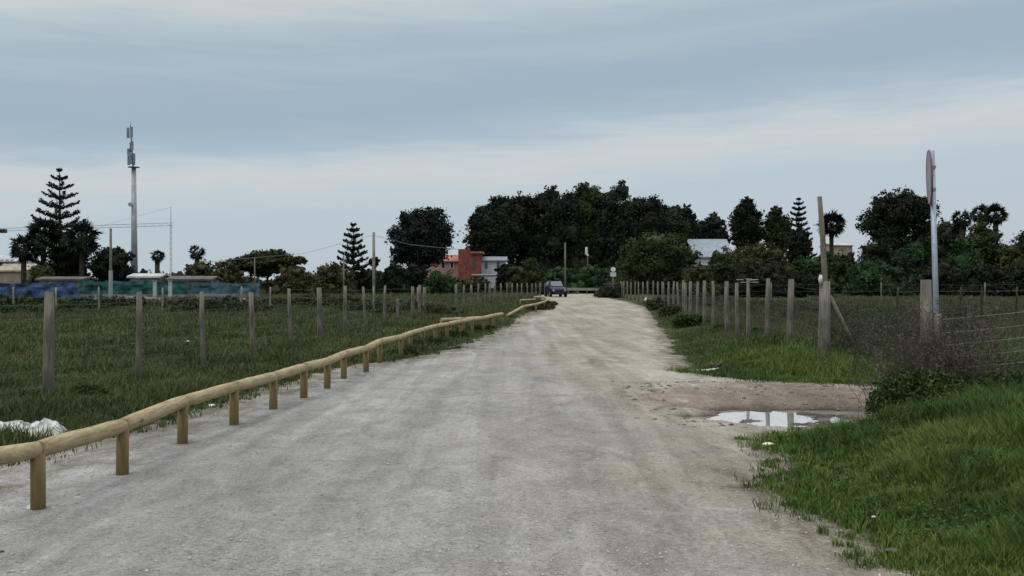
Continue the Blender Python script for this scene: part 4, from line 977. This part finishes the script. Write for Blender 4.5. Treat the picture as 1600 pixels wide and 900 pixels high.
# weeds along the right fence
rg = random.Random(77)
for i, (px_, Y_, hh_, lab) in enumerate([(1075,34,.55,'bushy weed by the right-hand fence, nearest the verge bend'), (1052,44,.6,'weed clump farther up the right-hand fence'), (1215,23,.3,'small green weed at the foot of the thick fence post'), (1030,56,.7,'dark weed clump where the right verge narrows'), (1180,27,.35,'low weed clump between two grey fence posts'), (1130,30,.32,'spreading weed in front of the right-hand fence')]):
    bush('weed_clump', lab, 'plant', [(0,0,hh_*.4,hh_*1.1,hh_*.8,hh_*.55),(hh_*.8,0,hh_*.3,hh_*.8,hh_*.6,hh_*.4)], 1800, .0022*Y_+.01, 'weed_green' if i % 2 == 0 else 'foliage_pine', PX(px_,Y_), Y_, 420+i, core=.5)
# weeds of the left field
for i, (px_, Y_, hh_, lab) in enumerate([(140,13.4,.22,'dark leafy weed right of the nearest fence post in the left field'), (38,12.6,.20,'leafy weed left of the nearest fence post'), (92,11.6,.13,'small weed low before the nearest fence post'), (300,20,.16,'small weed beside the third fence post'), (415,22,.2,'weed behind the fourth fence post')]):
    bush('leafy_weed', lab, 'plant', [(0,0,hh_*.45,hh_*1.0,hh_*.8,hh_*.6),(hh_*.9,0,hh_*.3,hh_*.7,hh_*.6,hh_*.45),(-hh_*.8,.05,hh_*.3,hh_*.6,hh_*.6,hh_*.4)], 1500, .0022*Y_+.012, 'weed_green', PX(px_,Y_), Y_, 440+i, core=.4)
rows_l = [(-10,60),(60,62),(120,55),(165,64),(215,58),(290,60),(345,66),(360,52),(410,64),(470,60),(30,48),(330,49),(430,70),(505,66),(560,58),(610,50),(640,44)]
place = ['at the left edge', 'left of the first post', 'before the blue tarp', 'under the bare brown pole', 'before the earth heap', 'right of the gate pillars', 'before the netting middle', 'behind the third post', 'at the netting end', 'right of the netting end', 'in the left corner', 'between the third and fourth posts', 'before the umbrella pine', 'before the olive bushes', 'near the bare grey pole', 'before the large round tree', 'by the thick posts at the gap']
for i, ((px_, Y_), pl) in enumerate(zip(rows_l, place)):
    h_ = rg.uniform(.45,.9)
    bush('scrub_clump', 'low dark scrub clump of the left field, '+pl, 'shrub', [(0,0,h_*.4,h_*2.4,h_,h_*.5),(h_*2.2,.2,h_*.3,h_*1.6,h_,h_*.4),(-h_*1.8,.1,h_*.3,h_*1.5,h_,h_*.35)], 1700, .0023*Y_, ['foliage_pine','foliage_olive','foliage_green','foliage_grey'][i % 4], PX(px_,Y_), Y_, 460+i, core=.6, group='scrub clumps across the left field')
# verge scrub under the log rails
for i, (px_, Y_, lab) in enumerate([(622,21.5,'low grass tussock under the long log rail, nearest'), (655,24,'low grass tussock under the middle of the long log rail'), (700,28,'low grass tussock towards the end of the long log rail'), (745,32.5,'low grass tussock at the end of the long log rail'), (838,56,'brown-green scrub filling the bend of the farther rail'), (848,66,'dark scrub at the tip of the farther rail bend')]):
    h_ = .2 if i < 4 else .42
    bush('tussock', lab, 'plant', [(0,0,h_*.3,h_*2.2,h_*2.5,h_*.5),(h_*1.2,.8,h_*.3,h_*1.6,h_*2.4,h_*.4)], 2200, .0022*Y_, 'foliage_pine' if i < 4 else 'foliage_olive', PX(px_,Y_), Y_, 490+i, core=.6)
# dry weeds behind the right fence
for i, (px_, Y_, lab) in enumerate([(1075,60,'reddish dry thicket behind the far part of the right-hand fence'), (1135,50,'dry thicket behind the pale stake'), (1215,42,'dry grey thicket behind the thickest grey post'), (1265,34,'dry grey thicket just left of the strainer post'), (1350,40,'dry thicket behind the diagonal brace'), (1510,34,'brown thicket right of the traffic sign in the pasture')]):
    h_ = .9
    bush('dry_thicket', lab, 'shrub', [(0,0,h_*.4,h_*2.2,h_,h_*.55),(h_*2,.3,h_*.35,h_*1.8,h_,h_*.5),(-h_*1.6,.2,h_*.35,h_*1.5,h_,h_*.4)], 3800, .0020*Y_, 'foliage_grey', PX(px_,Y_), Y_, 510+i, core=.5, asp=.25, group='dry thickets behind the right-hand fence')

# ------------------------------------------------------------------ litter and stones
def lump(name, label, cat, px, py, dims, key, seed, rz=0, rough=.3, zoff=.3, sub=None):
    Y_ = 2475/(py-HZ); x_ = PX(px, Y_)
    q = IV.copy(); nn = np.array([mnoise.fractal(Vector((v*2.2+seed*7).tolist()), 1, 2, 4) for v in q]); q = q*(1+rough*nn)[:, None]*np.array(dims)
    o = npmesh(name, q, IF, M[key]); o.location = (x_, Y_, float(max(hland(x_, Y_), hroad(x_, Y_)))+dims[2]*zoff); o.rotation_euler = (0,0,rz)
    return tag(o, label, cat)
def sack():
    Y_ = 9.9; x_ = PX(20, Y_); n = 46; m_ = 22; vs = []
    for i in range(n):
        for j in range(m_):
            u_ = i/(n-1); v_ = j/(m_-1); X_ = (u_-.5)*.95; Yy = (v_-.5)*.45
            e_ = min(u_, 1-u_, v_, 1-v_)*2
            wr_ = mnoise.fractal(Vector((X_*7, Yy*9, 3.1)), 1, 2, 5)*.05+mnoise.noise(Vector((X_*3, Yy*3, 9)))*.07
            vs.append((X_, Yy+.05*mnoise.noise(Vector((X_*4, 2, 2))), max(-.02, .13*min(1, e_*2.5)*(.55+.75*u_)+wr_*min(1, e_*6))))
    fs = [(i*m_+j, (i+1)*m_+j, (i+1)*m_+j+1, i*m_+j+1) for i in range(n-1) for j in range(m_-1)]
    mb = MB(); mb.add(vs, fs); o = mb.build('crumpled_sack', M['sack'], None, True); o.location = (x_, Y_, float(hland(x_, Y_))+.06); o.rotation_euler = (0,0,R(12))
    tag(o, 'crumpled dirty white sack lying in the grass behind the nearest rail', 'sack')
sack()
lump('litter', 'small pale yellow-white wrapper on the grass edge below the puddle', 'litter', 1200, 699, (.06,.03,.02), 'litter_yellow', 2, .1, .3, 1.2)
lump('litter', 'tiny white scrap deep in the near verge grass', 'litter', 1365, 822, (.014,.010,.008), 'white_plastic', 4, 0, .3, 7)
lump('litter', 'white scrap on the grass beyond the second and third fence posts', 'litter', 293, 538, (.07,.05,.05), 'white_plastic', 5, 0, .3, 1)
lump('litter', 'white plastic rubbish on the right verge at the narrow of the track', 'litter', 1012, 473, (.28,.2,.22), 'white_plastic', 6, 0, .4, .8)
Yb = 2475/(582-440); root = empty('plastic_sheet', (PX(1103,Yb), Yb, float(hroad(PX(1103,Yb),Yb))+.02), 'white plastic strip with a black end at the right edge of the track', 'litter')
mb = MB(); n = 16; vs = []
for i in range(n):
    for j in range(5):
        u_ = i/(n-1); vs.append((-.3+.52*u_, (j/4-.5)*.14, .012+.008*math.sin(i*1.9)+.05*u_**3+.02*mnoise.noise(Vector((i*.7, j, 1)))))
mb.add(vs, [(i*5+j, (i+1)*5+j, (i+1)*5+j+1, i*5+j+1) for i in range(n-1) for j in range(4)]); mb.build('sheet', M['white_plastic'], root)
mb = MB(); mb.tube([(.16,.0,.05),(.22,0,.09),(.28,0,.14)], [.03,.04,.02], 8); mb.build('dark_end', M['black_plastic'], root)
lump('stone', 'pale stone at the foot of the nearest rail post', 'stone', 48, 794, (.028,.025,.022), 'white_plastic', 11)
lump('stone', 'flat pale stone right of the nearest rail post', 'stone', 83, 794, (.03,.02,.01), 'stone', 12)
lump('stone', 'white stone under the rail beside the fourth rail post', 'stone', 331, 635, (.05,.035,.02), 'white_plastic', 13)
lump('stone', 'small black stone at the left edge of the near track', 'stone', 3, 863, (.014,.012,.012), 'black_plastic', 14)
lump('stone', 'flat grey stone at the verge edge near the bottom of the picture', 'stone', 1395, 862, (.05,.03,.015), 'mud_heap', 15)
lump('stone', 'pale flat stone on the gravel between the first and second rail posts', 'stone', 122, 778, (.035,.02,.008), 'stone', 16)
for i, (px_, py_) in enumerate([(575,752),(600,755),(640,753),(858,747),(705,657),(785,622),(765,627),(1075,778),(905,690),(520,775)]):
    pass
